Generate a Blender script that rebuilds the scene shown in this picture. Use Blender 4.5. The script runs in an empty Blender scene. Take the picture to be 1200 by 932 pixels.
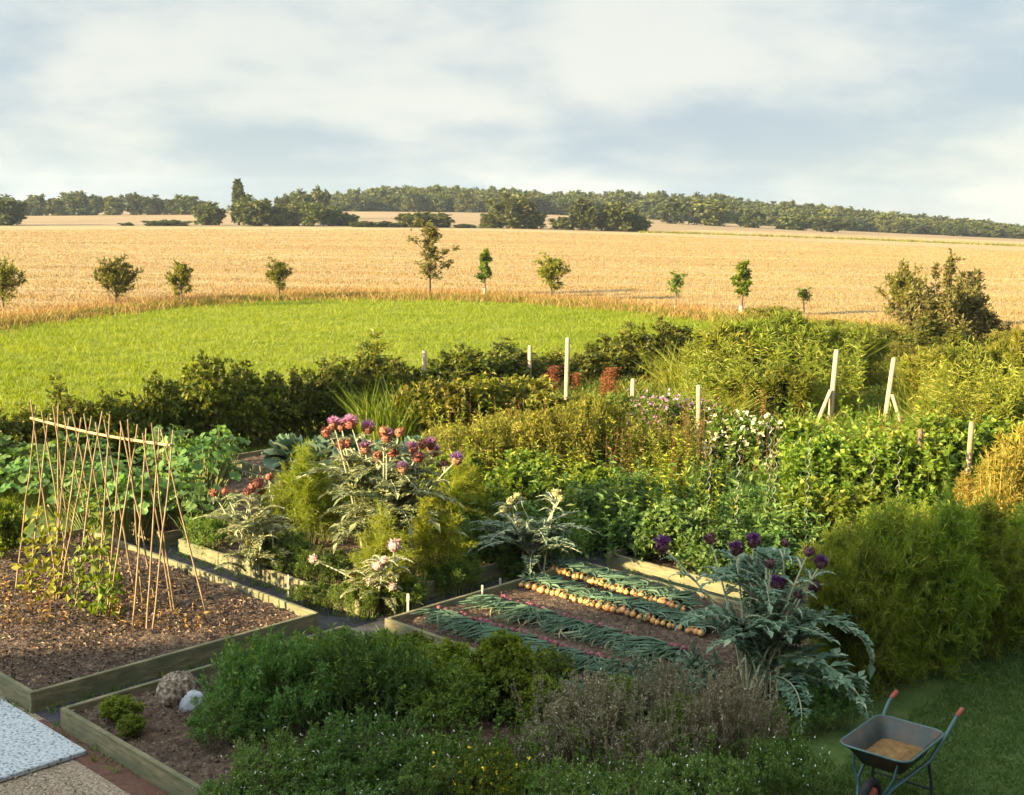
import bpy, math
import numpy as np
R = math.radians
rng = np.random.default_rng(7)
scene = bpy.context.scene
col = scene.collection

# ------------------------------------------------------------------ camera model
H, F, W0, H0 = 4.7, 1480.0, 1200, 932
ROLL = R(.8)
PITCH = math.atan((466 - 242) / F)
def ray(px, py):
    x, y = px - 600, 466 - py
    c, s = math.cos(ROLL), math.sin(ROLL)
    x, y = x * c - y * s, x * s + y * c
    d = np.array([x, F * math.cos(PITCH) + y * math.sin(PITCH), -F * math.sin(PITCH) + y * math.cos(PITCH)])
    return d / np.linalg.norm(d)
def G(px, py, z=0.0):
    d = ray(px, py)
    return np.array([0, 0, H]) + d * ((z - H) / d[2])
def at_depth(px, py, Y):
    d = ray(px, py)
    return np.array([0, 0, H]) + d * (Y / d[1])
def mpp(p):                       # metres per photo pixel at a point
    return (p[1] * math.cos(PITCH) - (p[2] - H) * math.sin(PITCH)) / F

# ------------------------------------------------------------------ terrain
colx = np.array([-600, 0, 200, 400, 600, 800, 1000, 1200, 1800.])
edge_y = [265, 265, 265.5, 266.5, 268.5, 274, 281, 289, 300]
wood_y = [251, 250, 248.5, 247, 249, 258, 270, 279, 286]
DA, DB = 260.0, 520.0
tabA = [(lambda p: (p[0] / p[1], p[2]))(at_depth(x, y, DA)) for x, y in zip(colx, edge_y)]
tabB = [(lambda p: (p[0] / p[1], p[2]))(at_depth(x, y, DB)) for x, y in zip(colx, wood_y)]
def sstep(a, b, v):
    t = np.clip((v - a) / (b - a), 0, 1)
    return t * t * (3 - 2 * t)
def terrain(x, y):
    x = np.asarray(x, float); y = np.asarray(y, float)
    a = x / np.maximum(y, 1)
    zA = np.interp(a, [t[0] for t in tabA], [t[1] for t in tabA])
    zB = np.interp(a, [t[0] for t in tabB], [t[1] for t in tabB])
    z = zA * sstep(75, DA, y)
    z = z + (zB - zA) * sstep(DA, DB, y)
    return z
def P3(px, Y):                    # point on the terrain in photo column px at distance Y
    a = (px - 600) / F * 1.0
    p = at_depth(px, 262, Y)
    return np.array([p[0], Y, float(terrain(p[0], Y))])

# ------------------------------------------------------------------ mesh builder
def nrm(v):
    return v / np.maximum(np.linalg.norm(v, axis=-1, keepdims=True), 1e-9)
class MB:
    def __init__(s):
        s.V = []; s.F3 = []; s.F4 = []; s.n = 0
    def add(s, V, Fc):
        V = np.asarray(V, float).reshape(-1, 3); Fc = np.asarray(Fc, int)
        (s.F3 if Fc.shape[1] == 3 else s.F4).append(Fc + s.n)
        s.V.append(V); s.n += len(V)
        return s
    def mesh(s, name, mat, smooth=False):
        me = bpy.data.meshes.new(name)
        V = np.concatenate(s.V) if s.V else np.zeros((0, 3))
        f3 = np.concatenate(s.F3) if s.F3 else np.zeros((0, 3), int)
        f4 = np.concatenate(s.F4) if s.F4 else np.zeros((0, 4), int)
        me.vertices.add(len(V)); me.vertices.foreach_set('co', V.astype(np.float32).ravel())
        loops = np.concatenate([f3.ravel(), f4.ravel()]).astype(np.int32)
        me.loops.add(len(loops)); me.loops.foreach_set('vertex_index', loops)
        n = len(f3) + len(f4)
        me.polygons.add(n)
        starts = np.concatenate([np.arange(len(f3)) * 3, len(f3) * 3 + np.arange(len(f4)) * 4]).astype(np.int32)
        me.polygons.foreach_set('loop_start', starts)
        me.polygons.foreach_set('use_smooth', np.full(n, smooth))
        me.materials.append(mat)
        me.update(calc_edges=True); me.validate()
        return me
    def build(s, name, mat, parent=None, smooth=False):
        o = bpy.data.objects.new(name, s.mesh(name, mat, smooth)); col.objects.link(o)
        if parent is not None: o.parent = parent
        return o
    # shapes
    def leaves(s, P, D, L, Wd, rg, fold=.3, flat=.6, droop=.15):
        n = len(P)
        L = np.broadcast_to(np.asarray(L, float), (n,)).reshape(-1, 1)
        Wd = np.broadcast_to(np.asarray(Wd, float), (n,)).reshape(-1, 1)
        up = np.array([0, 0, 1.0]) * flat + rg.normal(size=(n, 3)) * (1 - flat) * .8
        side = nrm(np.cross(D, up)); nn = np.cross(side, D)
        mid = P + D * L * .42
        V = np.stack([P, mid + side * Wd * .5 + nn * fold * Wd * .5, P + D * L - nn * L * droop,
                      mid - side * Wd * .5 + nn * fold * Wd * .5], 1)
        i = np.arange(n)[:, None] * 4
        s.add(V.reshape(-1, 3), np.concatenate([i + [[0, 1, 2]], i + [[0, 2, 3]]]))
        return s
    def blades(s, P, D, L, Wd, rg, bend=.35):      # grass blades, bent, two segments
        n = len(P)
        L = np.broadcast_to(np.asarray(L, float), (n,)).reshape(-1, 1)
        Wd = np.broadcast_to(np.asarray(Wd, float), (n,)).reshape(-1, 1)
        side = nrm(np.cross(D, rg.normal(size=(n, 3)))); 
        out = D * [1, 1, 0] + rg.normal(size=(n, 3)) * [.3, .3, 0]
        m = P + D * L * .55; t = m + nrm(D + nrm(out) * bend * 2.0 - np.array([0, 0, .3]) * bend) * L * .45
        V = np.stack([P - side * Wd * .5, P + side * Wd * .5, m + side * Wd * .4, m - side * Wd * .4, t], 1)
        i = np.arange(n)[:, None] * 5
        s.add(V.reshape(-1, 3), i + [[0, 1, 2, 3]])
        s.F3.append(s.n - n * 5 + i + np.array([[3, 2, 4]]))
        return s
    def tube(s, pts, rad, k=6, cap=True):
        pts = np.asarray(pts, float); m = len(pts)
        rad = np.broadcast_to(np.asarray(rad, float), (m,))
        tan = nrm(np.gradient(pts, axis=0))
        ref = np.array([0, 0, 1.0]) if abs(tan[0][2]) < .9 else np.array([1.0, 0, 0])
        a = nrm(np.cross(tan, ref)); b = np.cross(tan, a)
        th = np.arange(k) / k * 2 * math.pi
        V = pts[:, None] + rad[:, None, None] * (a[:, None] * np.cos(th)[None, :, None] + b[:, None] * np.sin(th)[None, :, None])
        Fc = []
        for i in range(m - 1):
            for j in range(k):
                Fc.append((i * k + j, i * k + (j + 1) % k, (i + 1) * k + (j + 1) % k, (i + 1) * k + j))
        s.add(V.reshape(-1, 3), Fc)
        if cap:
            for r_, c in ((0, pts[0]), (m - 1, pts[-1])):
                ring = V[r_]; s.add(np.vstack([ring, c]), [(j, (j + 1) % k, k) for j in range(k)])
        return s
    def stems(s, A, B, C, r0, r1):                 # many 3-sided bent stems A->B->C
        n = len(A); r0 = np.broadcast_to(r0, (n,)); r1 = np.broadcast_to(r1, (n,))
        th = np.arange(3) / 3 * 2 * math.pi
        ring = np.stack([np.cos(th), np.sin(th), 0 * th], 1)
        V = np.stack([q[:, None] + ring[None] * r[:, None, None] for q, r in ((A, r0), (B, (r0 + r1) / 2), (C, r1))], 1)
        i = (np.arange(n) * 9)[:, None, None, None]
        l = np.array([0, 3])[None, :, None, None]; j = np.arange(3)[None, None, :, None]
        jn = (j + 1) % 3
        f = np.concatenate([i + l + j, i + l + jn, i + l + 3 + jn, i + l + 3 + j], 3).reshape(-1, 4)
        s.add(V.reshape(-1, 3), f)
        return s
    def box(s, lo, hi, M=None, bev=0.0):
        x0, y0, z0 = lo; x1, y1, z1 = hi
        b = min(bev, (x1 - x0) * .4, (y1 - y0) * .4, (z1 - z0) * .4)
        if b <= 0:
            V = np.array([(x, y, z) for z in (z0, z1) for y in (y0, y1) for x in (x0, x1)], float)
            Fc = [(0, 2, 3, 1), (4, 5, 7, 6), (0, 1, 5, 4), (2, 6, 7, 3), (0, 4, 6, 2), (1, 3, 7, 5)]
        else:
            def ring(z, e):
                return [(x0 + e + b, y0 + e, z), (x1 - e - b, y0 + e, z), (x1 - e, y0 + e + b, z), (x1 - e, y1 - e - b, z),
                        (x1 - e - b, y1 - e, z), (x0 + e + b, y1 - e, z), (x0 + e, y1 - e - b, z), (x0 + e, y0 + e + b, z)]
            V = np.array(ring(z0, b) + ring(z0 + b, 0) + ring(z1 - b, 0) + ring(z1, b), float)
            Fc = [(k * 8 + i, k * 8 + (i + 1) % 8, k * 8 + 8 + (i + 1) % 8, k * 8 + 8 + i) for k in range(3) for i in range(8)]
            for o, rev in ((0, 1), (24, 0)):
                q = [(o, o + 1, o + 2, o + 3), (o, o + 3, o + 4, o + 7), (o + 4, o + 5, o + 6, o + 7)]
                Fc += [tuple(reversed(t)) if rev else t for t in q]
        if M is not None: V = V @ M[0].T + M[1]
        return s.add(V, Fc)
    def sphere(s, c, r, k=10, m=7, sq=(1, 1, 1), noise=0, rg=None):
        th = np.arange(k) / k * 2 * math.pi; ph = np.linspace(0, math.pi, m)
        V = np.array([(math.sin(p) * math.cos(t), math.sin(p) * math.sin(t), math.cos(p)) for p in ph for t in th])
        if noise: V = V * (1 + rg.normal(size=(len(V), 1)) * noise)
        V = V * np.asarray(sq) * r + np.asarray(c)
        Fc = [(i * k + j, (i + 1) * k + j, (i + 1) * k + (j + 1) % k, i * k + (j + 1) % k) for i in range(m - 1) for j in range(k)]
        return s.add(V, Fc)
def rotz(a):
    c, s = math.cos(a), math.sin(a)
    return np.array([[c, -s, 0], [s, c, 0], [0, 0, 1.0]])

# ------------------------------------------------------------------ materials
def new_mat(name):
    m = bpy.data.materials.new(name); m.use_nodes = True
    nt = m.node_tree; nt.nodes.clear()
    return m, nt, nt.nodes.new, nt.links.new
def hexc(c): return tuple(c) + (1,)
def leaf_mat(name, c1, c2, c3=None, trans=.35, rough=.55, spec=.25, objvar=.25, patch=None):
    m, nt, N, Lk = new_mat(name)
    geo = N('ShaderNodeNewGeometry'); oi = N('ShaderNodeObjectInfo')
    ramp = N('ShaderNodeValToRGB'); ramp.color_ramp.interpolation = 'LINEAR'
    ramp.color_ramp.elements[0].color = hexc(c1); ramp.color_ramp.elements[1].color = hexc(c2)
    if c3 is not None:
        ramp.color_ramp.elements[1].position = .9
        e = ramp.color_ramp.elements.new(1.0); e.color = hexc(c3)
    Lk(geo.outputs['Random Per Island'], ramp.inputs[0])
    hsv = N('ShaderNodeHueSaturation')
    mr = N('ShaderNodeMapRange'); mr.inputs['To Min'].default_value = 1 - objvar; mr.inputs['To Max'].default_value = 1 + objvar
    Lk(oi.outputs['Random'], mr.inputs['Value']); Lk(mr.outputs[0], hsv.inputs['Value'])
    mh = N('ShaderNodeMapRange'); mh.inputs['To Min'].default_value = .475; mh.inputs['To Max'].default_value = .505
    ml = N('ShaderNodeMath'); ml.operation = 'FRACT'; mm = N('ShaderNodeMath'); mm.operation = 'MULTIPLY'; mm.inputs[1].default_value = 7.3
    Lk(oi.outputs['Random'], mm.inputs[0]); Lk(mm.outputs[0], ml.inputs[0]); Lk(ml.outputs[0], mh.inputs['Value']); Lk(mh.outputs[0], hsv.inputs['Hue'])
    Lk(ramp.outputs[0], hsv.inputs['Color'])
    if patch:
        tcn = N('ShaderNodeTexCoord'); mpn = N('ShaderNodeMapping'); mpn.inputs['Scale'].default_value = patch[0]; mpn.inputs['Rotation'].default_value = (0, 0, patch[3])
        nzn = N('ShaderNodeTexNoise'); nzn.inputs['Scale'].default_value = 1; nzn.inputs['Detail'].default_value = 6; nzn.inputs['Roughness'].default_value = .65
        Lk(tcn.outputs['Object'], mpn.inputs[0]); Lk(mpn.outputs[0], nzn.inputs['Vector'])
        rpn = N('ShaderNodeMapRange'); rpn.inputs['From Min'].default_value = .38; rpn.inputs['From Max'].default_value = .62; rpn.inputs['To Max'].default_value = patch[2]
        Lk(nzn.outputs['Fac'], rpn.inputs['Value'])
        mxn = N('ShaderNodeMix'); mxn.data_type = 'RGBA'; mxn.inputs[7].default_value = hexc(patch[1])
        Lk(rpn.outputs[0], mxn.inputs[0]); Lk(hsv.outputs[0], mxn.inputs[6])
        class _o: outputs = [mxn.outputs[2]]
        hsv = _o
    p = N('ShaderNodeBsdfPrincipled'); p.inputs['Roughness'].default_value = rough
    p.inputs['Specular IOR Level'].default_value = spec
    Lk(hsv.outputs[0], p.inputs['Base Color'])
    out = N('ShaderNodeOutputMaterial')
    if trans > 0:
        t = N('ShaderNodeBsdfTranslucent'); h2 = N('ShaderNodeHueSaturation'); h2.inputs['Hue'].default_value = .485
        h2.inputs['Saturation'].default_value = 1.15; h2.inputs['Value'].default_value = 1.3
        Lk(hsv.outputs[0], h2.inputs['Color']); Lk(h2.outputs[0], t.inputs['Color'])
        mx = N('ShaderNodeMixShader'); mx.inputs[0].default_value = trans
        Lk(p.outputs[0], mx.inputs[1]); Lk(t.outputs[0], mx.inputs[2]); Lk(mx.outputs[0], out.inputs[0])
    else:
        Lk(p.outputs[0], out.inputs[0])
    return m
def noise_mat(name, stops, scale=5, detail=6, rough=.9, bump=.3, bscale=None, stretch=(1, 1, 1), rot=0, spec=.2, metal=0, coords='Object', dist=.02, scale2=None, c2=None, f2=.5):
    m, nt, N, Lk = new_mat(name)
    tc = N('ShaderNodeTexCoord'); mp = N('ShaderNodeMapping'); mp.inputs['Scale'].default_value = stretch; mp.inputs['Rotation'].default_value = (0, 0, rot)
    Lk(tc.outputs[coords], mp.inputs[0])
    nz = N('ShaderNodeTexNoise'); nz.inputs['Scale'].default_value = scale; nz.inputs['Detail'].default_value = detail; nz.inputs['Roughness'].default_value = .65
    Lk(mp.outputs[0], nz.inputs['Vector'])
    ramp = N('ShaderNodeValToRGB'); els = ramp.color_ramp.elements
    els[0].position, els[0].color = stops[0][0], hexc(stops[0][1]); els[1].position, els[1].color = stops[-1][0], hexc(stops[-1][1])
    for q, c in stops[1:-1]:
        e = els.new(q); e.color = hexc(c)
    Lk(nz.outputs['Fac'], ramp.inputs[0])
    cout = ramp.outputs[0]
    if scale2:
        n2 = N('ShaderNodeTexNoise'); n2.inputs['Scale'].default_value = scale2; n2.inputs['Detail'].default_value = 4
        Lk(mp.outputs[0], n2.inputs['Vector'])
        r2 = N('ShaderNodeMapRange'); r2.inputs['From Min'].default_value = .4; r2.inputs['From Max'].default_value = .65; r2.inputs['To Max'].default_value = f2
        Lk(n2.outputs['Fac'], r2.inputs['Value'])
        mx = N('ShaderNodeMix'); mx.data_type = 'RGBA'; mx.inputs[7].default_value = hexc(c2)
        Lk(r2.outputs[0], mx.inputs[0]); Lk(cout, mx.inputs[6]); cout = mx.outputs[2]
    p = N('ShaderNodeBsdfPrincipled'); p.inputs['Roughness'].default_value = rough; p.inputs['Specular IOR Level'].default_value = spec; p.inputs['Metallic'].default_value = metal
    Lk(cout, p.inputs['Base Color'])
    if bump:
        nb = N('ShaderNodeTexNoise'); nb.inputs['Scale'].default_value = bscale or scale * 3; nb.inputs['Detail'].default_value = 5
        Lk(mp.outputs[0], nb.inputs['Vector'])
        b = N('ShaderNodeBump'); b.inputs['Strength'].default_value = bump; b.inputs['Distance'].default_value = dist
        Lk(nb.outputs['Fac'], b.inputs['Height']); Lk(b.outputs[0], p.inputs['Normal'])
    out = N('ShaderNodeOutputMaterial'); Lk(p.outputs[0], out.inputs[0])
    return m

M = {}
M['soil'] = noise_mat('soil', [(.3, (.03, .02, .014)), (.5, (.075, .05, .034)), (.62, (.13, .09, .06)), (.75, (.22, .16, .11))], 14, 8, bump=.9, bscale=30, dist=.05)
M['path_dark'] = noise_mat('path_dark', [(.3, (.02, .021, .025)), (.7, (.06, .06, .068))], 8, bump=.4)
M['gravel'] = noise_mat('gravel', [(.35, (.12, .09, .06)), (.5, (.26, .2, .14)), (.65, (.42, .35, .27))], 38, 4, bump=.9, bscale=60, dist=.03)
M['slab'] = noise_mat('slab', [(.34, (.06, .065, .07)), (.46, (.3, .33, .35)), (.7, (.42, .45, .47))], 36, 3, bump=.25, bscale=40, dist=.01)
M['wood'] = noise_mat('wood', [(.28, (.06, .05, .03)), (.45, (.13, .115, .065)), (.6, (.19, .165, .095)), (.75, (.27, .23, .14))], 4, 9, bump=.5, bscale=14, stretch=(1, 1, 6), scale2=1.6, c2=(.085, .1, .055), f2=.8)
M['post'] = noise_mat('post', [(.3, (.22, .16, .095)), (.7, (.4, .32, .21))], 6, 5, bump=.2, stretch=(4, 4, .6))
M['cane'] = noise_mat('cane', [(.3, (.14, .095, .05)), (.7, (.3, .23, .135))], 6, 4, bump=.1)
M['rail'] = noise_mat('rail', [(.3, (.24, .17, .08)), (.7, (.38, .29, .16))], 6, 4, bump=.1)
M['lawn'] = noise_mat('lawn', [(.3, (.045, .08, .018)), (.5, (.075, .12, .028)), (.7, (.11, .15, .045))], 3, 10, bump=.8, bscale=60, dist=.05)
M['ground'] = noise_mat('ground', [(.3, (.03, .05, .012)), (.5, (.06, .08, .02)), (.7, (.1, .1, .035))], 1.2, 9, bump=.5, bscale=20, dist=.08)
M['meadow'] = noise_mat('meadow', [(.3, (.12, .165, .012)), (.5, (.18, .215, .02)), (.7, (.23, .25, .03))], .35, 9, bump=.9, bscale=9, dist=.25, stretch=(.6, 1.6, 1), scale2=.12, c2=(.22, .25, .03), f2=.5)
M['stubble'] = noise_mat('stubble', [(.3, (.22, .165, .075)), (.45, (.28, .22, .105)), (.6, (.33, .27, .14)), (.75, (.38, .32, .18))], .28, 10, bump=.9, bscale=5, dist=.3, stretch=(.35, 1.2, 1), rot=R(8), scale2=.05, c2=(.25, .175, .08), f2=.8)
M['far_field'] = noise_mat('far_field', [(.3, (.17, .12, .065)), (.7, (.25, .18, .1))], .03, 8, bump=.5, bscale=1, dist=.3)
M['brick'] = None
M['bark'] = noise_mat('bark', [(.3, (.06, .045, .03)), (.7, (.15, .11, .08))], 12, 5, bump=.5, stretch=(3, 3, 1))
M['stem_green'] = noise_mat('stem_green', [(.3, (.08, .1, .03)), (.7, (.16, .18, .06))], 8, 3, bump=0)
M['stem_brown'] = noise_mat('stem_brown', [(.3, (.09, .065, .035)), (.7, (.2, .14, .08))], 8, 3, bump=0)
M['stem_pale'] = noise_mat('stem_pale', [(.3, (.24, .26, .16)), (.7, (.42, .42, .28))], 8, 3, bump=0)
M['gold_stem'] = noise_mat('gold_stem', [(.3, (.2, .13, .03)), (.7, (.36, .25, .08))], 8, 3, bump=0)
M['guard'] = noise_mat('guard', [(.3, (.26, .23, .17)), (.7, (.36, .32, .24))], 8, 3, bump=0)

LM = {}
def lm(n, *a, **k): LM[n] = leaf_mat('leaf_' + n, *a, **k)
lm('hedge', (.035, .06, .008), (.115, .135, .016), (.25, .22, .04))
lm('olive', (.08, .1, .01), (.18, .19, .022), (.36, .31, .07))
lm('mid', (.045, .1, .014), (.11, .175, .025), (.23, .26, .06))
lm('deep', (.045, .11, .02), (.11, .2, .05), (.21, .28, .11), trans=.4)
lm('fresh', (.06, .12, .012), (.14, .2, .022), (.26, .28, .055), trans=.4)
lm('lime', (.12, .155, .01), (.22, .25, .02), (.34, .33, .05))
lm('grey', (.07, .11, .075), (.15, .2, .13), (.24, .28, .18), trans=.2)
lm('silver', (.17, .2, .085), (.29, .31, .14), (.42, .42, .24), trans=.25)
lm('bluegreen', (.06, .11, .07), (.12, .185, .12), (.27, .27, .13), trans=.25)
lm('fennel', (.13, .18, .016), (.22, .26, .03), (.32, .32, .06), trans=.5)
lm('asparagus', (.085, .16, .018), (.19, .25, .035), (.36, .36, .08), trans=.5)
lm('asp_gold', (.16, .17, .02), (.33, .28, .045), (.52, .38, .1), trans=.5)
lm('dry', (.17, .1, .03), (.3, .19, .065), (.42, .3, .12), trans=.3)
lm('straw', (.22, .16, .05), (.315, .24, .088), (.39, .32, .145), trans=.25, objvar=.05, patch=((.025, .2, 1), (.19, .125, .045), .8, R(6)))
lm('scrubby', (.08, .075, .02), (.15, .14, .035), (.26, .2, .07))
lm('weedgold', (.1, .13, .015), (.22, .23, .035), (.44, .38, .1))
lm('greybrown', (.12, .15, .06), (.3, .26, .17), (.55, .48, .4), trans=.3)
lm('meadowg', (.115, .18, .012), (.18, .25, .022), (.24, .285, .04), trans=.5, objvar=.02, patch=((.2, .9, 1), (.1, .165, .014), .6, R(-4)))
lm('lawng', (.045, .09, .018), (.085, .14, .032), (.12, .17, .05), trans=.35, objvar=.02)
lm('far', (.035, .05, .014), (.075, .09, .024), (.12, .125, .036), trans=.3)
lm('farlite', (.05, .068, .016), (.105, .12, .028), (.15, .155, .04), trans=.3)
lm('reed', (.1, .145, .018), (.2, .24, .035), (.38, .37, .1), trans=.45)
lm('purple', (.16, .07, .18), (.3, .15, .32), trans=.2)
lm('pink', (.3, .12, .21), (.46, .26, .38), trans=.2)
lm('rust', (.14, .055, .03), (.27, .12, .065), trans=.1)
lm('brownhead', (.16, .08, .045), (.3, .17, .1), trans=.1)
lm('artichoke', (.3, .32, .12), (.5, .48, .22), trans=.1)
lm('seedhead', (.42, .28, .22), (.62, .46, .38), trans=.2)
lm('white', (.6, .6, .55), (.8, .8, .75), trans=.2)
lm('cream', (.55, .5, .32), (.75, .68, .45), trans=.2)
lm('yellow', (.6, .42, .02), (.8, .6, .06), trans=.2)
lm('reddock', (.12, .04, .015), (.22, .08, .03), trans=.2)
lm('onion', (.3, .16, .045), (.46, .28, .1), trans=0, objvar=.3)
lm('redonion', (.09, .022, .028), (.2, .065, .065), trans=0, objvar=.3)
lm('chips', (.035, .024, .016), (.17, .11, .065), (.4, .3, .18), trans=0, patch=((1.3, 1.3, 1), (.035, .024, .016), .8, 0))
lm('pebble', (.12, .09, .06), (.32, .25, .17), (.55, .48, .38), trans=0)

# ------------------------------------------------------------------ scene objects helpers
def tag(o, label=None, cat=None, group=None, kind=None):
    if label: o['label'] = label
    if cat: o['category'] = cat
    if group: o['group'] = group
    if kind: o['kind'] = kind
    return o
def thing(name, label=None, cat=None, loc=(0, 0, 0), rz=0, group=None):
    o = bpy.data.objects.new(name, None); col.objects.link(o)
    o.location = loc; o.rotation_euler = (0, 0, rz); o.empty_display_size = .2
    return tag(o, label, cat, group)
MASTERS = []
class Master:
    """A plant built once: list of (part name, mesh, subparts) and its own height and width."""
    def __init__(s, name, cat, h, w): s.name, s.cat, s.h, s.w, s.parts = name, cat, h, w, []
    def part(s, name, mb, mat, smooth=False):
        s.parts.append((name, mb.mesh(name, mat, smooth))); return s
    def put(s, loc, sx, sz, label, group=None, rz=None, name=None, sy=None, cat=None):
        o = thing(name or s.name, label, cat or s.cat, loc, rng.uniform(0, 6.28) if rz is None else rz, group)
        o.scale = (sx, sy or sx, sz)
        for n, me in s.parts:
            c = bpy.data.objects.new(n, me); col.objects.link(c); c.parent = o
            if n == 'flowers': c['kind'] = 'stuff'
        return o
    def px(s, px, py, wpx, hpx, label, group=None, rz=None, name=None, z=0.0, cat=None):
        p = G(px, py, z); m = mpp(p)
        return s.put(p, wpx * m / s.w, hpx * m * 1.03 / s.h, label, group, rz, name, cat=cat)
def struct(name, mb, mat, smooth=False):
    return tag(mb.build(name, mat, None, smooth), kind='structure')

# ------------------------------------------------------------------ plant generators
def branches(ml, ms, rg, starts, tips, nsub, nl, L, Wd, tmin=.3, sub=.2, upright=.5, spread=1.0, rad=(.006, .002), bulge=.35, flat=.6, droop=.15, taper=True):
    n = len(tips)
    A = starts; C = tips
    B = A * .45 + C * .55; B[:, 2] = A[:, 2] + (C[:, 2] - A[:, 2]) * (.5 + bulge * .5)
    if ms is not None: ms.stems(A, B, C, rad[0], rad[1])
    t = tmin + (1 - tmin) * rg.random((n, nsub, 1)) ** .8
    S = ((1 - t) ** 2) * A[:, None] + 2 * t * (1 - t) * (B[:, None] * 2 - .5 * (A + C)[:, None]) + t * t * C[:, None]
    c0 = tips.mean(0) * [1, 1, .5]
    outw = nrm(S - c0)
    d = nrm(rg.normal(size=S.shape) * spread + outw * .7 + np.array([0, 0, upright]))
    ln = sub * (.5 + rg.random((n, nsub, 1))) * ((1.25 - .7 * t) if taper else 1)
    E = S + d * ln
    Sf, Ef = S.reshape(-1, 3), E.reshape(-1, 3)
    if ms is not None: ms.stems(Sf, (Sf + Ef) / 2, Ef, rad[1] * .8, rad[1] * .4)
    u = rg.random((len(Sf), nl, 1))
    Pp = (Sf[:, None] + (Ef - Sf)[:, None] * u).reshape(-1, 3)
    dd = np.repeat(d.reshape(-1, 3), nl, 0)
    D = nrm(dd * .6 + rg.normal(size=Pp.shape) * .75 + np.array([0, 0, upright * .4]))
    k = .65 + .7 * rg.random(len(Pp))
    ml.leaves(Pp, D, L * k, Wd * k, rg, flat=flat, droop=droop)
def dome_tips(rg, n, r, h, edge=.5, jit=.2, lump=3):
    a = rg.random(n) * 2 * math.pi; q = np.sqrt(rg.random(n))
    lf = 1 + .22 * np.sin(a * lump + rg.random() * 6) + .1 * np.sin(a * 5 + rg.random() * 6)
    x, y = np.cos(a) * q * r * lf, np.sin(a) * q * r * lf
    z = h * (1 - (1 - edge) * q ** 2) * (1 - jit * rg.random(n) ** 1.5)
    z[rg.random(n) < .08] *= 1.12
    return np.stack([x, y, z], 1)
def make_shrub(name, cat, seed, h, w, leaf, ns=40, nsub=14, nl=7, L=.06, Wd=.03, stem='stem_brown', base=.25, edge=.5, jit=.3, flower=None, nf=0, fsize=.02, ftop=True, **kw):
    rg = np.random.default_rng(seed); mas = Master(name, cat, h, w)
    ml, ms = MB(), MB()
    tips = dome_tips(rg, ns, w / 2 * .85, h * .92, edge, jit)
    st = tips * [base, base, 0] + rg.normal(size=(ns, 3)) * [.03 * w, .03 * w, 0]
    branches(ml, ms, rg, st, tips, nsub, nl, L, Wd, **kw)
    mas.part('foliage', ml, LM[leaf]); mas.part('stem', ms, M[stem])
    if flower:
        mf = MB(); k = nf
        P = tips[rg.integers(0, ns, k)] * (.8 + .28 * rg.random((k, 1))) + rg.normal(size=(k, 3)) * .08 * w
        P[:, 2] = np.abs(P[:, 2])
        for r_ in range(3):
            mf.leaves(P, nrm(rg.normal(size=(k, 3)) + [0, 0, .4]), fsize * 1.6, fsize * 1.3, rg, fold=.1)
        mas.part('flowers', mf, LM[flower])
    return mas
def make_tree(name, seed, h, w, trunk, leaf, ns=40, nsub=10, nl=8, L=.16, Wd=.09, tr=.05, cat='tree', guard=False, shape='oval', sub=.3, bark='bark', jit=.25, sink=.12, **kw):
    rg = np.random.default_rng(seed); mas = Master(name, cat, h, w)
    ml, ms, mt = MB(), MB(), MB()
    v = nrm(rg.normal(size=(ns, 3))) * rg.random((ns, 1)) ** .38
    zc, rz_ = (h + trunk) / 2, (h - trunk) / 2
    if shape == 'cone': v[:, :2] *= (1.15 - .75 * (v[:, 2:3] * .5 + .5))
    if shape == 'open': v[:, :2] *= (.5 + .5 * rg.random((ns, 1)))
    lump = 1 + jit * np.sin(np.arctan2(v[:, 1], v[:, 0]) * 3 + v[:, 2] * 4 + seed)[:, None]
    tips = v * [w / 2 * .88, w / 2 * .88, rz_ * .92] * lump + [0, 0, zc]
    tips[:, 2] = np.clip(tips[:, 2], trunk * .9, h)
    top = trunk + (h - trunk) * .55
    zs = np.clip(tips[:, 2] - np.hypot(tips[:, 0], tips[:, 1]) * .8 - sink * h * rg.random(ns), trunk * .75, top)
    lean = rg.normal(size=2) * .03 * h
    st = np.stack([lean[0] * zs / h, lean[1] * zs / h, zs], 1)
    branches(ml, ms, rg, st, tips, nsub, nl, L, Wd, sub=sub, rad=(tr * .4, tr * .12), **kw)
    zz = np.linspace(0, top, 6)
    mt.tube(np.stack([lean[0] * zz / h, lean[1] * zz / h, zz], 1), tr * (1.15 - .75 * zz / top), 7)
    mas.part('crown', ml, LM[leaf]); mas.part('limbs', ms, M[bark]); mas.part('trunk', mt, M[bark], True)
    if guard:
        mg = MB(); mg.tube([(0, 0, 0), (0, 0, trunk * .55)], tr * 1.4, 8); mas.part('tree_guard', mg, M['guard'], True)
    return mas
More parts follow.
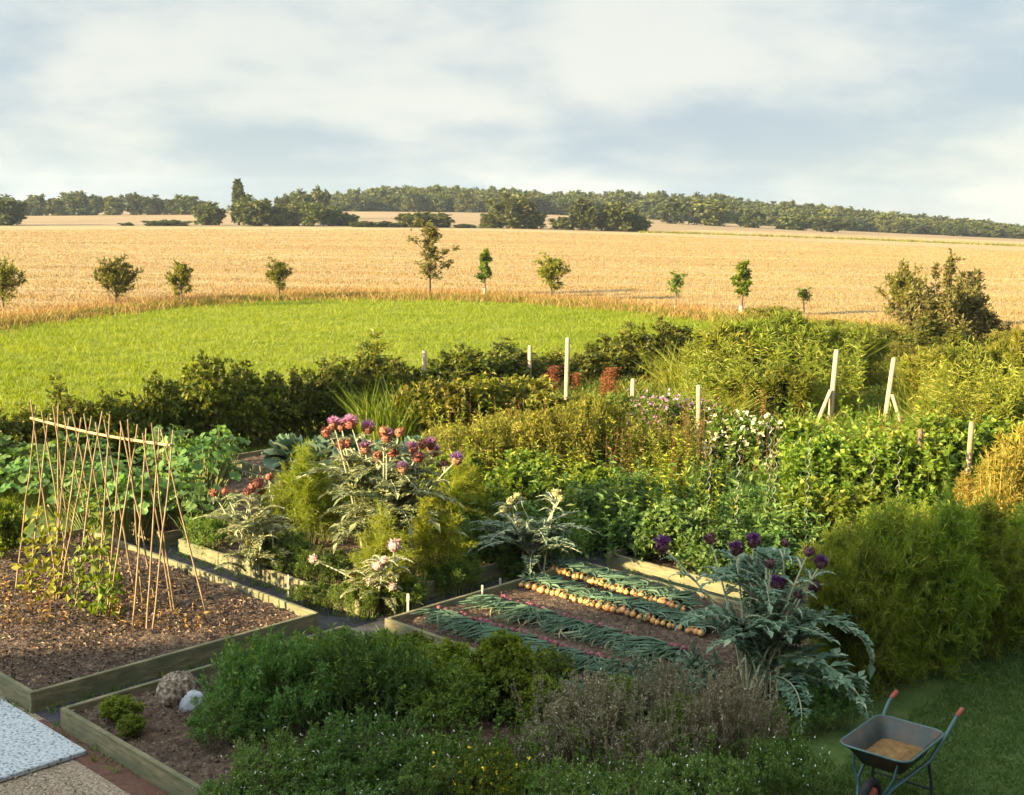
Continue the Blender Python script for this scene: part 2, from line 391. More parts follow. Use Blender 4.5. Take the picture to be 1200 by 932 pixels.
def make_feather(name, cat, seed, h, w, leaf, ns=14, nsub=26, nf=26, Lf=.1, wf=.005, stem='stem_green', edge=.6, base=.3, tmin=.2, sub=.2, flower=None):
    rg = np.random.default_rng(seed); mas = Master(name, cat, h, w)
    ml, ms = MB(), MB()
    tips = dome_tips(rg, ns, w / 2 * .85, h * .97, edge, .42)
    st = tips * [base, base, 0] + rg.normal(size=(ns, 3)) * [.03, .03, 0]
    branches(ml, ms, rg, st, tips, nsub, nf, Lf, wf, tmin=tmin, sub=sub, upright=.35, flat=.2, rad=(.008, .003))
    mas.part('fronds', ml, LM[leaf]); mas.part('stem', ms, M[stem])
    if flower:
        mf = MB(); P = np.repeat(tips[: ns // 2], 25, 0) + rg.normal(size=(ns // 2 * 25, 3)) * [.06, .06, .012]
        mf.leaves(P, nrm(rg.normal(size=P.shape)), .02, .02, rg); mas.part('flowers', mf, LM[flower])
    return mas
def make_grass(name, cat, seed, h, w, leaf, n=260, Wd=.012, bend=.3, plume=None, npl=0, lean=.22):
    rg = np.random.default_rng(seed); mas = Master(name, cat, h, w)
    ml = MB(); a = rg.random(n) * 6.283; q = np.sqrt(rg.random(n)) * w / 2 * .8
    P = np.stack([np.cos(a) * q, np.sin(a) * q, 0 * q], 1)
    D = nrm(np.stack([np.cos(a) * lean, np.sin(a) * lean, np.ones(n)], 1) + rg.normal(size=(n, 3)) * [.16, .16, 0])
    ml.blades(P, D, h * (.55 + .5 * rg.random(n)), Wd, rg, bend)
    mas.part('blades', ml, LM[leaf])
    if plume:
        mp = MB(); i = rg.integers(0, n, npl)
        for k in range(14):
            b = P[i] + D[i] * h * (.72 + .02 * k) + rg.normal(size=(npl, 3)) * .015
            mp.leaves(b, nrm(D[i] + rg.normal(size=(npl, 3)) * .5), .09, .02, rg)
        mas.part('plumes', mp, LM[plume])
    return mas
exec_parts = None
# ================================================================== GROUND
def fan(name, a, e0, e1, rows, mat, dz=0.0, power=1.0):
    a = np.asarray(a); t = np.linspace(0, 1, rows) ** power
    Y = e0[None, :] + (e1 - e0)[None, :] * t[:, None]
    X = a[None, :] * Y
    V = np.stack([X, Y, terrain(X, Y) + dz], -1).reshape(-1, 3); n = len(a)
    i = np.arange(rows - 1)[:, None] * n; j = np.arange(n - 1)[None, :]
    f = np.stack([i + j, i + j + 1, i + n + j + 1, i + n + j], -1).reshape(-1, 4)
    return struct(name, MB().add(V, f), mat, True)
gx = np.sinh(np.linspace(-6.2, 6.2, 121)) * 5.0; gy = np.concatenate([[-400, -120, -40, -10], np.geomspace(5, 1300, 110)])
X, Y = np.meshgrid(gx, gy); Z = terrain(X, Y) - .03 - .002 * np.maximum(Y, 0)
nn = len(gx); i = np.arange(len(gy) - 1)[:, None] * nn; j = np.arange(nn - 1)[None]
struct('ground', MB().add(np.stack([X, Y, Z], -1).reshape(-1, 3), np.stack([i + j, i + j + 1, i + nn + j + 1, i + nn + j], -1).reshape(-1, 4)), M['ground'], True)

def col_of(a): return 600 + a * F
A_ = np.linspace(-1.1, 1.1, 89)
ex = [-900, -300, 0, 100, 200, 300, 400, 560, 700, 800, 870, 1000, 1200, 1500, 2200]
ey = [470, 412, 381, 368, 358, 350.5, 348, 350, 359, 369, 377, 388, 398, 412, 440]
edge_pts = [G(x, y) for x, y in zip(np.interp(np.arange(60), [0, 59], [-900, 2200]), np.interp(np.interp(np.arange(60), [0, 59], [-900, 2200]), ex, ey))]
edge_a = np.array([p[0] / p[1] for p in edge_pts]); edge_Y = np.array([p[1] for p in edge_pts])
def Yedge(a): return np.interp(a, edge_a, edge_Y)
hx = [-900, 0, 160, 300, 480, 620, 830, 1200, 2200]; hy = [620, 555, 530, 505, 462, 436, 424, 418, 418]
hp = [G(x, y) for x, y in zip(hx, hy)]
ha, hY = np.array([p[0] / p[1] for p in hp]), np.array([p[1] for p in hp])
def Yhedge(a): return np.interp(a, ha, hY)
fan('meadow', A_, Yhedge(A_) - 1.0, Yedge(A_), 30, M['meadow'])
far_edge = np.interp(A_, [-1, .1, .16, 1], [DA, DA, 330, 330])
fan('stubble_field', A_, Yedge(A_), far_edge, 60, M['stubble'], 0, 1.6)
fan('far_field', A_, far_edge, np.full_like(A_, 560), 30, M['far_field'])
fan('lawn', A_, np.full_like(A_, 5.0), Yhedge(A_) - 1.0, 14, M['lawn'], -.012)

# potager frame: x along the right-forward edge, y along the right-back edge
BED = R(-43.4); Rb = rotz(BED)
def Lp(o, x, y, z=0): return np.array([o[0], o[1], 0]) + Rb @ np.array([x, y, z])
pd = MB(); q0 = np.array([-1.55, 13.6])
c = [Lp(q0, -5.6, -3.75, .004), Lp(q0, 4.6, -3.75, .004), Lp(q0, 4.6, 7.0, .004), Lp(q0, -5.6, 7.0, .004)]
pd.add(c, [(0, 1, 2, 3)]); struct('garden_path', pd, M['path_dark'])
gp = MB(); c = [Lp(q0, -9.6, -9, .002), Lp(q0, 5.4, -9, .002), Lp(q0, 5.4, -3.75, .002), Lp(q0, -9.6, -3.75, .002)]
gp.add(c, [(0, 1, 2, 3)]); struct('gravel_path', gp, M['gravel'])

beds = [  # origin, x range, y length, label
    ((-4.40, 11.09), (-5.2, 0), 3.33, 'timber edged raised bed of bare chipped soil under the bean cane row'),
    ((-4.01, 10.76), (0, 4.9), 3.26, 'timber edged raised bed in the foreground filled with dark herbs'),
    ((-1.37, 13.36), (0, 3.9), 3.32, 'timber edged raised bed laid out with rows of drying onions'),
    ((-1.72, 13.93), (-3.8, 0), 3.3, 'timber edged raised bed with the yellow green fennel and pink headed cardoon'),
    ((1.27, 16.16), (0, 3.9), 3.1, 'timber edged raised bed behind the onion bed, mostly hidden by leafy plants'),
    (tuple(Lp((-1.72, 13.93), -4.2, 0)[:2]), (-4.2, 0), 3.2, 'timber edged raised bed with broad leaved squash behind the bean canes'),
    (tuple(Lp((-1.72, 13.93), -4.0, 3.62)[:2]), (-4.2, 0), 3.0, 'timber edged raised bed holding blue green cabbages near the hedge'),
    (tuple(Lp((-1.72, 13.93), 0, 3.72)[:2]), (-3.6, 0), 3.0, 'timber edged raised bed hidden by weeds behind the tall cardoon'),
]
bevel = .006
for k, (o, (x0, x1), ly, lab) in enumerate(beds):
    t = thing('raised_bed', lab, 'raised bed', (o[0], o[1], 0), BED, 'timber raised beds of the kitchen garden')
    hgt, th = .21, .048
    for axis in range(4):
        mb = MB()
        if axis < 2:
            ya = 0 if axis == 0 else ly - th; xm = x0 + (x1 - x0) * (.47 if axis else .55)
            MB().box((x0, ya, 0), (xm - .003, ya + th, hgt - .006), None, bevel).build('board', M['wood'], t)
            mb.box((xm + .003, ya + .003, 0), (x1, ya + th + .002, hgt), None, bevel)
        if axis == 2: mb.box((x0, th + .003, 0), (x0 + th, ly - th - .003, hgt - .004), None, bevel)
        if axis == 3: mb.box((x1 - th, th + .003, 0), (x1, ly - th - .003, hgt - .004), None, bevel)
        mb.build('board', M['wood'], t)
    for (xx, yy) in ((x0 + th + .025, th + .03), (x1 - th - .025, th + .03), (x0 + th + .025, ly - th - .03), (x1 - th - .025, ly - th - .03), ((x0 + x1) / 2, th + .03), ((x0 + x1) / 2, ly - th - .03)):
        MB().box((xx - .022, yy - .022, 0), (xx + .022, yy + .022, hgt - .03), None, .004).build('corner_peg', M['wood'], t)
    n = 46; gxx, gyy = np.meshgrid(np.linspace(x0 + th * .6, x1 - th * .6, n), np.linspace(th * .6, ly - th * .6, n))
    zz = .13 + .028 * np.sin(gxx * 3.1 + k) * np.sin(gyy * 2.7) + rng.normal(size=gxx.shape) * .012
    V = np.stack([gxx, gyy, zz], -1).reshape(-1, 3) @ Rb.T + [o[0], o[1], 0]
    i = np.arange(n - 1)[:, None] * n; j = np.arange(n - 1)[None]
    struct('soil', MB().add(V, np.stack([i + j, i + j + 1, i + n + j + 1, i + n + j], -1).reshape(-1, 4)), M['soil'], True)

# white speckled slab and the red earth strip by the front bed
sl = MB(); a0, a1, a2 = G(0, 826, .05), G(102, 879, .05), G(0, 908, .05)
ux = Lp((0, 0), -1, 0)[:2]; 
t = thing('paving_slab', 'white speckled concrete slab on the gravel beside the front bed', 'paving slab', (a1[0], a1[1], 0), BED)
MB().box((-1.7, -1.3, 0.006), (0, 0, .05), None, .008).build('slab_top', M['slab'], t)
M['redearth'] = noise_mat('redearth', [(.3, (.06, .03, .02)), (.7, (.13, .065, .045))], 10, 6, bump=.7, bscale=40)
st = MB(); o = (-4.01, 10.76)
st.add([Lp(o, -.3, -.22, .01), Lp(o, 3.9, -.22, .01), Lp(o, 3.9, -.01, .012), Lp(o, -.3, -.01, .012)], [(0, 1, 2, 3)]); struct('earth_strip', st, M['redearth'])

# loose chips on bean bed soil, pebbles on the gravel
def chips(name, o, x0, x1, y0, y1, n, size, z, mat, label, cat):
    P = np.stack([rng.uniform(x0, x1, n), rng.uniform(y0, y1, n), np.full(n, z) + rng.random(n) * .02], 1) @ Rb.T + [o[0], o[1], 0]
    D = nrm(rng.normal(size=(n, 3)) * [1, 1, .35])
    tag(MB().leaves(P, D, size * (.4 + rng.random(n)), size * .6 * (.4 + rng.random(n)), rng, fold=.5).build(name, mat), label, cat, kind='stuff')
chips('bark_chips', (-4.40, 11.09), -5.1, -.1, .1, 3.2, 9000, .05, .145, LM['chips'], 'loose brown bark chips scattered over the bean bed soil', 'bark chips')
chips('soil_crumbs', (-4.01, 10.76), .1, 3.8, .1, 3.2, 4000, .04, .14, LM['chips'], 'dull brown soil crumbs on the foreground bed', 'soil crumbs')
chips('onion_husks', (-1.37, 13.36), .1, 3.8, .1, 3.2, 3500, .035, .14, LM['chips'], 'small dry husks scattered on the onion bed soil', 'husks')
chips('gravel_stones', (-1.55, 13.6), -6, 4.0, -9, -4.15, 26000, .03, .008, LM['pebble'], 'small tan gravel stones of the path at lower left', 'gravel')

# ================================================================== BEAN CANES
ra, rb = G(36, 490, 2.16), G(200, 522, 2.12)
d = (rb - ra) / np.linalg.norm(rb - ra); nv = np.array([-d[1], d[0], 0]); Lr = np.linalg.norm(rb - ra)
mid0 = (ra + rb) / 2
t = thing('bean_cane_row', 'double row of crossed bamboo bean canes tied to a long pale top rail', 'bean canes', (mid0[0], mid0[1], 0))
off = -np.array([mid0[0], mid0[1], 0])
tt = np.linspace(0, 1, 7)
rail = ra[None] + (rb - ra)[None] * tt[:, None] - np.array([0, 0, .035])[None] * np.sin(tt * math.pi)[:, None]
MB().tube(rail + off, .016, 7).build('top_rail', M['rail'], t, True)
def cane(p0, p1, r=.0115):
    w = np.linspace(0, 1, 9)[:, None]; q = p0 + (p1 - p0) * w
    q = q + np.concatenate([np.zeros((1, 3)), np.cumsum(rng.normal(size=(8, 3)), 0) * [.006, .006, 0]]) * 1.0
    MB().tube(q + off, np.linspace(r, r * .75, 9), 5).build('cane', M['cane'], t, True)
fr = np.linspace(.03, .985, 13)
cane_feet = []
for k, s in enumerate(fr):
    for sd in (-1, 1):
        top = ra + (rb - ra) * (s + rng.normal() * .008) + nv * (-sd * .02) + np.array([0, 0, -.035 * math.sin(s * math.pi)])
        spread = .3 if sd < 0 else .3
        foot = top + nv * sd * spread * (.95 + .1 * rng.random()) + d * (rng.normal() * .11 + (.28 if k == 12 and sd > 0 else 0)); foot[2] = .1
        ext = top + (top - foot) / np.linalg.norm(top - foot) * rng.uniform(.1, .26)
        cane(foot, ext); cane_feet.append((foot, top))
for s in fr:
    p = ra + (rb - ra) * s + np.array([0, 0, -.035 * math.sin(s * math.pi)])
    MB().sphere(p + off, .026, 7, 5).build('twine_knot', M['stem_brown'], t)
# bean plants climbing the canes
def vine(feet, label, n=90, hmax=1.0, leafc='fresh'):
    b = feet[0][0]
    o = thing('bean_plant', label, 'bean plant', (b[0], b[1], .12), 0, 'young bean plants climbing the canes')
    ml, ms = MB(), MB()
    for f, tp in feet:
        for _ in range(2):
            u = np.linspace(0, hmax * rng.uniform(.7, 1), 16); ph = rng.random() * 6
            q = f + (tp - f) * u[:, None] + np.stack([np.cos(u * 30 + ph), np.sin(u * 30 + ph), 0 * u], 1) * .03
            ms.tube(q - [b[0], b[1], .12], .006, 4)
            P = q[rng.integers(0, 16, n)] + rng.normal(size=(n, 3)) * [.07, .07, .05] - [b[0], b[1], .12]
            k = .6 + .6 * rng.random(n)
            ml.leaves(P, nrm(rng.normal(size=(n, 3)) + [0, 0, -.4]), .1 * k, .08 * k, rng, fold=.2)
    ml.build('foliage', LM[leafc], o); ms.build('vine', M['stem_green'], o)
CF = cane_feet
vine([CF[2], CF[4]], 'bean plant with pale yellowing leaves low on the left end canes', 55, .5, 'lime')
vine([CF[12], CF[14]], 'bean plant climbing to half height on the middle canes', 45, .45)
vine([CF[16]], 'small bean plant at the foot of the right hand canes', 50, .3)
vine([CF[9], CF[11]], 'thin bean plant twining up the back canes near the middle', 22, .75)

# ================================================================== POSTS, STAKES, PEGS
def post(px, ytop, ybot, wpx, label, brace=None, extra=0.0, mat='post'):
    b = G(px[1], ybot); m = mpp(b); h = (ybot - ytop) * m * 1.04; r = wpx * m / 2 * .8
    o = thing('fence_post', label, 'post', (b[0], b[1], 0), 0, 'pale timber posts standing in the plot')
    lean = (px[0] - px[1]) * m
    lx = lean + h * 0.0
    mb = MB(); mb.tube([(0, 0, -.05), (lx * .5, 0, h * .5), (lx, 0, h - r * .5), (lx, 0, h)], [r, r, r * .97, r * .7], 9); mb.build('post_shaft', M[mat], o, True)
    if brace:
        sgn, dx, hb = brace
        MB().tube([(sgn * dx * m, -.4, -.05), (lx * hb + sgn * r, -.06, h * hb)], r * .75, 8).build('brace', M[mat], o, True)
    return o
post((497, 497), 413, 476, 7, 'short pale timber post in front of the meadow, leftmost of the posts')
post((620, 620), 407, 470, 6, 'slender pale post half hidden by bushes beside the tallest straight post')
post((663.5, 663), 399, 492, 7, 'tall straight pale timber post standing near the red dock seed heads')
post((740, 740), 446, 515, 7, 'short pale post in front of the pink flowers')
post((815.5, 818), 454, 545, 7, 'tall pale post with splayed foot standing left of the white flowering bush', (1, 9, .22))
post((975.5, 971), 413, 508, 8, 'tall braced pale post with its brace sloping down to the left', (-1, 26, .52))
post((1042.5, 1035), 422, 508, 7.5, 'tall braced pale post with its brace sloping down to the right', (1, 20, .52))
post((1131, 1130), 497, 610, 8, 'weathered brownish post beside the golden stalks at the right', mat='cane')
post((758, 758), 397, 450, 5, 'thin grey post lost in the bush at the meadow corner')
post((1073, 1073), 505, 600, 7, 'dark weathered post deep in the currant leaves', mat='bark')
wa, wb = G(971, 500, .12), G(1035, 500, .12)
w = np.linspace(0, 1, 8)[:, None]
wr = thing('gate_rail', 'low thin rail lying between the two braced posts', 'rail', (wa[0], wa[1], 0))
MB().tube(wa + (wb - wa) * w - [wa[0], wa[1], 0] + np.array([0, 0, 0.05]), .02, 5).build('rail_bar', M['post'], wr)

def spiral(px, ytop, ybot, label):
    b = G(px, ybot); m = mpp(b); h = (ybot - ytop) * m * 1.04; extra = .35
    o = thing('spiral_stake', label, 'plant stake', (b[0], b[1], 0), rng.random() * 6, 'galvanised spiral plant stakes')
    u = np.linspace(0, 1, 90); z = u * (h + extra); turns = (h + extra) / .17
    amp = .02 * np.clip((1.02 - u) * 20, 0, 1)
    MB().tube(np.stack([amp * np.cos(u * turns * 6.283), amp * np.sin(u * turns * 6.283), z - extra * 0], 1), .006, 5).build('stake_rod', M['galv'], o, True)
M['galv'] = noise_mat('galv', [(.3, (.13, .13, .12)), (.7, (.23, .22, .2))], 10, 3, rough=.45, bump=0, metal=.5)
for px, y0, y1, lab in [(828, 540, 640, 'wavy metal spiral stake, leftmost of the spiral stakes, beside dark bush'),
                        (860, 555, 668, 'tall wavy metal spiral stake above the purple thistle heads'),
                        (897, 520, 640, 'wavy metal spiral stake reaching up into the white flowering bush'),
                        (904, 545, 650, 'wavy metal spiral stake just right of the one in the white flowers'),
                        (942, 545, 652, 'bright wavy metal spiral stake rising from shaded foliage at the centre right'),
                        (1017, 560, 640, 'short wavy metal spiral stake half buried in currant leaves'),
                        (1048, 555, 630, 'short wavy metal spiral stake behind the feathery asparagus')]:
    spiral(px, y0, y1, lab)
M['label'] = noise_mat('label', [(.3, (.26, .25, .22)), (.7, (.4, .39, .35))], 9, 3, bump=0)
for px, y0, y1, w_, lab in [(478, 694, 724, 4, 'white plant label stake at the left corner of the onion bed'),
                            (565, 684, 702, 3, 'thin white label stake along the back board of the onion bed'),
                            (586, 676, 694, 3, 'thin white label stake farther along the onion bed back board'),
                            (1013, 796, 812, 3, 'small white label stake at the foot of the asparagus'),
                            (338, 672, 700, 2, 'thin white cane at the left of the fennel bed')]:
    b = G(px, y1, .12); m = mpp(b); o = thing('plant_label', lab, 'plant label', (b[0], b[1], .1), 0, 'white label stakes')
    h = (y1 - y0) * m * 1.05; r = w_ * m / 2 * .7
    MB().box((-r, -.004, 0), (r, .004, h), None, .002).build('label_stake', M['label'], o)
    MB().box((-r * 1.25, -.006, h * .72), (r * 1.25, -.0045, h * .98), None, .0005).build('label_face', M['label'], o)

# ================================================================== WHEELBARROW
M['barrow'] = noise_mat('barrow', [(.3, (.01, .017, .015)), (.7, (.02, .03, .026))], 9, 5, rough=.45, bump=.08, spec=.4, scale2=5, c2=(.07, .04, .02), f2=.75)
M['frame_green'] = noise_mat('frame_green', [(.3, (.02, .06, .06)), (.7, (.04, .1, .095))], 9, 4, rough=.35, bump=.03, spec=.5)
M['red_grip'] = noise_mat('red_grip', [(.3, (.19, .035, .025)), (.7, (.32, .085, .06))], 9, 3, rough=.5, bump=0)
M['rubber'] = noise_mat('rubber', [(.3, (.012, .012, .013)), (.7, (.03, .03, .03))], 20, 3, rough=.8, bump=.2)
M['leg_dark'] = noise_mat('leg_dark', [(.3, (.02, .03, .03)), (.7, (.05, .06, .06))], 9, 3, rough=.5, bump=0)
M['sand'] = noise_mat('sand', [(.3, (.1, .055, .02)), (.7, (.22, .13, .05))], 12, 8, bump=.5, bscale=50)
hd = R(50)
wbp = G(1046, 864, .56)
wb_ = thing('wheelbarrow', 'green metal wheelbarrow with red hand grips and sandy residue in its tray', 'wheelbarrow', (wbp[0], wbp[1], 0), hd); wb_.scale = (.91, .91, .91)
def rrect(cx, lx, ly, z, r, n=5):
    out = []
    for sx, sy, a0 in ((1, 1, 0), (-1, 1, 90), (-1, -1, 180), (1, -1, 270)):
        for k in range(n):
            a = R(a0 + 90 * k / (n - 1)); out.append((cx + sx * (lx / 2 - r) + r * math.cos(a), sy * (ly / 2 - r) + r * math.sin(a), z))
    return np.array(out)
def tilt(V, k=.1): V = np.array(V); V[:, 2] += V[:, 0] * k * .0 + 0; return V
rings = [rrect(.02, .56, .39, .41, .08), rrect(.01, .66, .47, .49, .09), rrect(0, .82, .6, .6, .09), rrect(0, .85, .63, .612, .1), rrect(0, .85, .63, .6, .1),
         rrect(0, .81, .59, .592, .09), rrect(.01, .61, .43, .452, .09), rrect(.02, .49, .33, .354, .08)]
tr = MB(); nR = 20
V = np.concatenate([rings[k] for k in (2, 1, 0)]); 
def loft(rs, close_last=False):
    V = np.concatenate(rs); f = [(i * nR + j, i * nR + (j + 1) % nR, (i + 1) * nR + (j + 1) % nR, (i + 1) * nR + j) for i in range(len(rs) - 1) for j in range(nR)]
    return V, f
V, f = loft([rings[0], rings[1], rings[2], rings[3]]); tr.add(V, f)
V, f = loft([rrect(.02, .546, .376, .422, .078), rrect(.01, .646, .456, .496, .086), rrect(0, .806, .586, .603, .086), rings[3]]); tr.add(V, [q[::-1] for q in f])
bt = rings[0]; tr.add(np.vstack([bt, bt.mean(0)]), [((j + 1) % nR, j, nR) for j in range(nR)])
bi = rrect(.02, .546, .376, .422, .078); tr.add(np.vstack([bi, bi.mean(0)]), [(j, (j + 1) % nR, nR) for j in range(nR)])
tray = tr.build('tray', M['barrow'], wb_, True)
rim = MB(); rp = rrect(0, .855, .635, .608, .1); rim.tube(np.vstack([rp, rp[:2]]), .011, 6, False); rim.build('rim', M['frame_green'], tray, True)
sd = MB(); nu_ = 26; sp = rrect(.015, .6, .42, .455, .08); rgb_ = np.random.default_rng(77); ph_ = rgb_.random(8) * 6
rr_ = np.linspace(1, 0, nu_)[:, None]; ring_ = sp[None] * rr_[..., None] + sp.mean(0)[None, None] * (1 - rr_)[..., None]
xx_, yy_ = ring_[..., 0], ring_[..., 1]
ring_[..., 2] += (1 - rr_ ** 4) * (.012 + .012 * np.sin(xx_ * 23 + ph_[0]) * np.sin(yy_ * 19 + ph_[1]) + .008 * np.sin(xx_ * 51 + ph_[2]) * np.sin(yy_ * 61 + ph_[3])) + .03 * np.clip(.5 - xx_, 0, 1) * (1 - rr_)
sd.add(ring_.reshape(-1, 3), [(i * nR + j, i * nR + (j + 1) % nR, (i + 1) * nR + (j + 1) % nR, (i + 1) * nR + j) for i in range(nu_ - 1) for j in range(nR)])
sd.build('sandy_residue', M['sand'], wb_, True)
for s in (-1, 1):
    MB().tube([(-.46, s * .09, .19), (-.3, s * .16, .3), (.2, s * .26, .4), (.5, s * .3, .59), (.62, s * .31, .67), (.68, s * .31, .69)], .018, 8).build('frame_tube', M['frame_green'], wb_, True)
    MB().tube([(.66, s * .31, .686), (.7, s * .31, .698), (.79, s * .31, .718), (.8, s * .31, .72)], [.02, .022, .021, .014], 8).build('hand_grip', M['red_grip'], wb_, True)
    MB().tube([(.22, s * .25, .4), (.26, s * .27, .2), (.28, s * .28, .0)], .015, 7).build('leg', M['leg_dark'], wb_, True)
    MB().tube([(-.4, s * .085, .2), (-.36, s * .18, .4), (-.34, s * .2, .54)], .012, 6).build('front_strut', M['frame_green'], wb_, True)
MB().tube([(.27, -.27, .12), (.27, .27, .12)], .01, 6).build('leg_brace', M['leg_dark'], wb_, True)
wh = MB(); th = np.arange(29) / 28 * 2 * math.pi
wh.tube(np.stack([-.42 + .15 * np.cos(th), 0 * th, .19 + .15 * np.sin(th)], 1), .042, 9, False)
wheel = wh.build('wheel', M['rubber'], wb_, True)
MB().tube([(-.42, -.045, .19), (-.42, -.03, .19), (-.42, .03, .19), (-.42, .045, .19)], [.05, .11, .11, .05], 16).build('hub', M['red_grip'], wheel, True)
MB().tube([(-.42, -.1, .19), (-.42, .1, .19)], .01, 6).build('axle', M['galv'], wb_, True)

# rounded stones at the left end of the front bed
M['mottle'] = noise_mat('mottle', [(.38, (.045, .034, .026)), (.5, (.16, .12, .085)), (.62, (.32, .28, .22))], 22, 7, bump=.8, bscale=40, dist=.02)
M['palestone'] = noise_mat('palestone', [(.35, (.25, .28, .32)), (.65, (.5, .52, .54))], 6, 4, bump=.2)
p = G(210, 826, .12); rgs = np.random.default_rng(4)
tag(MB().sphere((0, 0, .12), .2, 40, 26, (1, .9, .95), .035, rgs).build('mottled_stone', M['mottle'], None, True), 'rounded mottled brown boulder at the left end of the front bed', 'stone').location = tuple(p)
p = G(226, 832, .12)
tag(MB().sphere((0, 0, .06), .13, 26, 18, (1, .7, .95), .03, rgs).build('pale_stone', M['palestone'], None, True), 'smaller white stone leaning against the mottled brown boulder', 'stone').location = tuple(p)

# ================================================================== ONIONS
def onion_master(name, seed, bulb, leafc, dirn, br=.037):
    rg = np.random.default_rng(seed); mas = Master(name, 'onion', .1, .1)
    mb = MB(); mb.sphere((0, 0, br * (.75 if dirn[1] > 0 else 1.35)), br, 10, 8, (1, 1, .92)); mb.tube([(0, 0, br * 1.5), (dirn[0] * .02, dirn[1] * .02, br * 1.75), (dirn[0] * .06, dirn[1] * .06, br * 1.6)], [br * .4, .012, .01], 6)
    mas.part('bulb', mb, LM[bulb], True)
    ml = MB(); n = 13
    for k in range(n):
        an = math.atan2(dirn[1], dirn[0]) + rg.normal() * .55; cv = rg.normal() * .9; Ln = rg.uniform(.24, .44) if dirn[1] > 0 else rg.uniform(.3, .55); u = np.linspace(0, 1, 6)
        ang = an + cv * u; st_ = np.stack([np.cos(ang), np.sin(ang)], 1) * Ln / 6
        q = np.zeros((6, 3)); q[:, :2] = np.cumsum(st_, 0) + np.array([dirn[0], dirn[1]]) * br * .7
        q[:, 2] = (br * .9 if dirn[1] > 0 else br * .2) + .022 * np.sin(u * 2.6) * rg.uniform(.3, 1.6) - br * .6 * u + .006 * k
        ml.tube(q, [.007, .011, .011, .009, .006, .002], 4)
    mas.part('leaves', ml, LM[leafc]); return mas
u_dir = (0.0, 1.0)   # bed-local +y
ON = {'g': [onion_master('onion', s, 'onion', 'bluegreen', (0, 1)) for s in (1, 2, 3)],
      'r': [onion_master('onion', s, 'redonion', 'bluegreen', (0, -1), .034) for s in (4, 5, 6)],
      's': [onion_master('onion', s, 'redonion', 'bluegreen', (0, -1), .036) for s in (7, 8, 9)]}
for key, (x0, y0), (x1, y1), n, lab, grp in [
    ('g', (648, 670), (800, 716), 31, 'golden brown onion in the short back row by the far board, leaves folded behind', 'golden onions of the back row'),
    ('g', (611, 687), (822, 745), 38, 'golden brown onion in the long bright row second from the back', 'golden onions of the second row'),
    ('r', (578, 702), (800, 766), 36, 'dark red onion in the third row, green leaves fallen forward', 'red onions of the third row'),
    ('s', (516, 718), (775, 795), 40, 'dark red onion in the frontmost row, nearest the herb bed', 'red onions of the front row'),
    ('s', (600, 774), (800, 838), 22, 'dark red onion lying among the plants along the front edge of the onion bed', 'red onions along the front edge')]:
    a, b = G(x0, y0, .15), G(x1, y1, .15)
    for k in range(n):
        p = a + (b - a) * (k / (n - 1)) + np.array([rng.normal() * .012, rng.normal() * .02, -.005])
        s = rng.uniform(.8, 1.18)
        ON[key][int(rng.integers(0, 3))].put(p, s, s, lab, grp, BED + rng.normal() * .3)

# ================================================================== CARDOONS AND ARTICHOKES
def lobed_leaf(ml, ms, rg, base, az, L, e0, e1, width, nl=15):
    s = np.linspace(0, 1, 24); el = R(e0) + (R(e1) - R(e0)) * s ** 1.2
    dx = np.cumsum(np.cos(el)) * L / 24; dz = np.cumsum(np.sin(el)) * L / 24
    bendy = rg.normal() * .12 * s ** 2 * L
    q = base + np.stack([math.cos(az) * dx - math.sin(az) * bendy, math.sin(az) * dx + math.cos(az) * bendy, dz], 1)
    tg = nrm(np.gradient(q, axis=0)); sd = nrm(np.cross(tg, [0, 0, 1.0])); up = np.cross(sd, tg)
    ms.tube(q, np.linspace(.014, .003, 24), 4)
    si = np.linspace(.12, .98, nl); prof = width * np.sin(np.pi * (.12 + .86 * si)) ** .7 * (1 - .25 * si)
    P, D, Ln = [], [], []
    for side in (-1, 1):
        for k in range(nl):
            i = min(23, int(si[k] * 23)); w = prof[k] * rg.uniform(.8, 1.15)
            dv = nrm(sd[i] * side * 1.0 + tg[i] * .65 + up[i] * rg.uniform(-.1, .45))
            P.append(q[i]); D.append(dv); Ln.append(w)
            for c in (.35, .6):
                for s2 in (-1, 1):
                    P.append(q[i] + dv * w * c); D.append(nrm(dv + np.cross(up[i], dv) * s2 * .9 + up[i] * rg.normal() * .25)); Ln.append(w * .45)
    P.append(q[22]); D.append(tg[23]); Ln.append(width * .6)
    ml.leaves(np.array(P), np.array(D), np.array(Ln), np.array(Ln) * .5, rg, fold=.3, flat=.92, droop=.12)
def head_parts(o, pos, r, calyx, tuft, rg, dirv=(0, 0, 1)):
    mb = MB(); mb.sphere(pos, r * .85, 10, 7, (1, 1, .95), .04, rg)
    k = 46; v = nrm(rg.normal(size=(k, 3)) * [1, 1, .7]); mb.leaves(pos + v * r * .6, nrm(v + np.array([0, 0, .9])), r * .7, r * .4, rg, fold=.2)
    h = mb.build('flower_head', LM[calyx], o)
    if tuft:
        mt = MB(); k = 90; v = nrm(rg.normal(size=(k, 3)) * [.75, .75, .3] + [0, 0, .75])
        mt.leaves(pos + np.array([0, 0, r * .35]) + v * r * .2, v, r * 1.15, r * .16, rg); mt.build('tuft', LM[tuft], h)
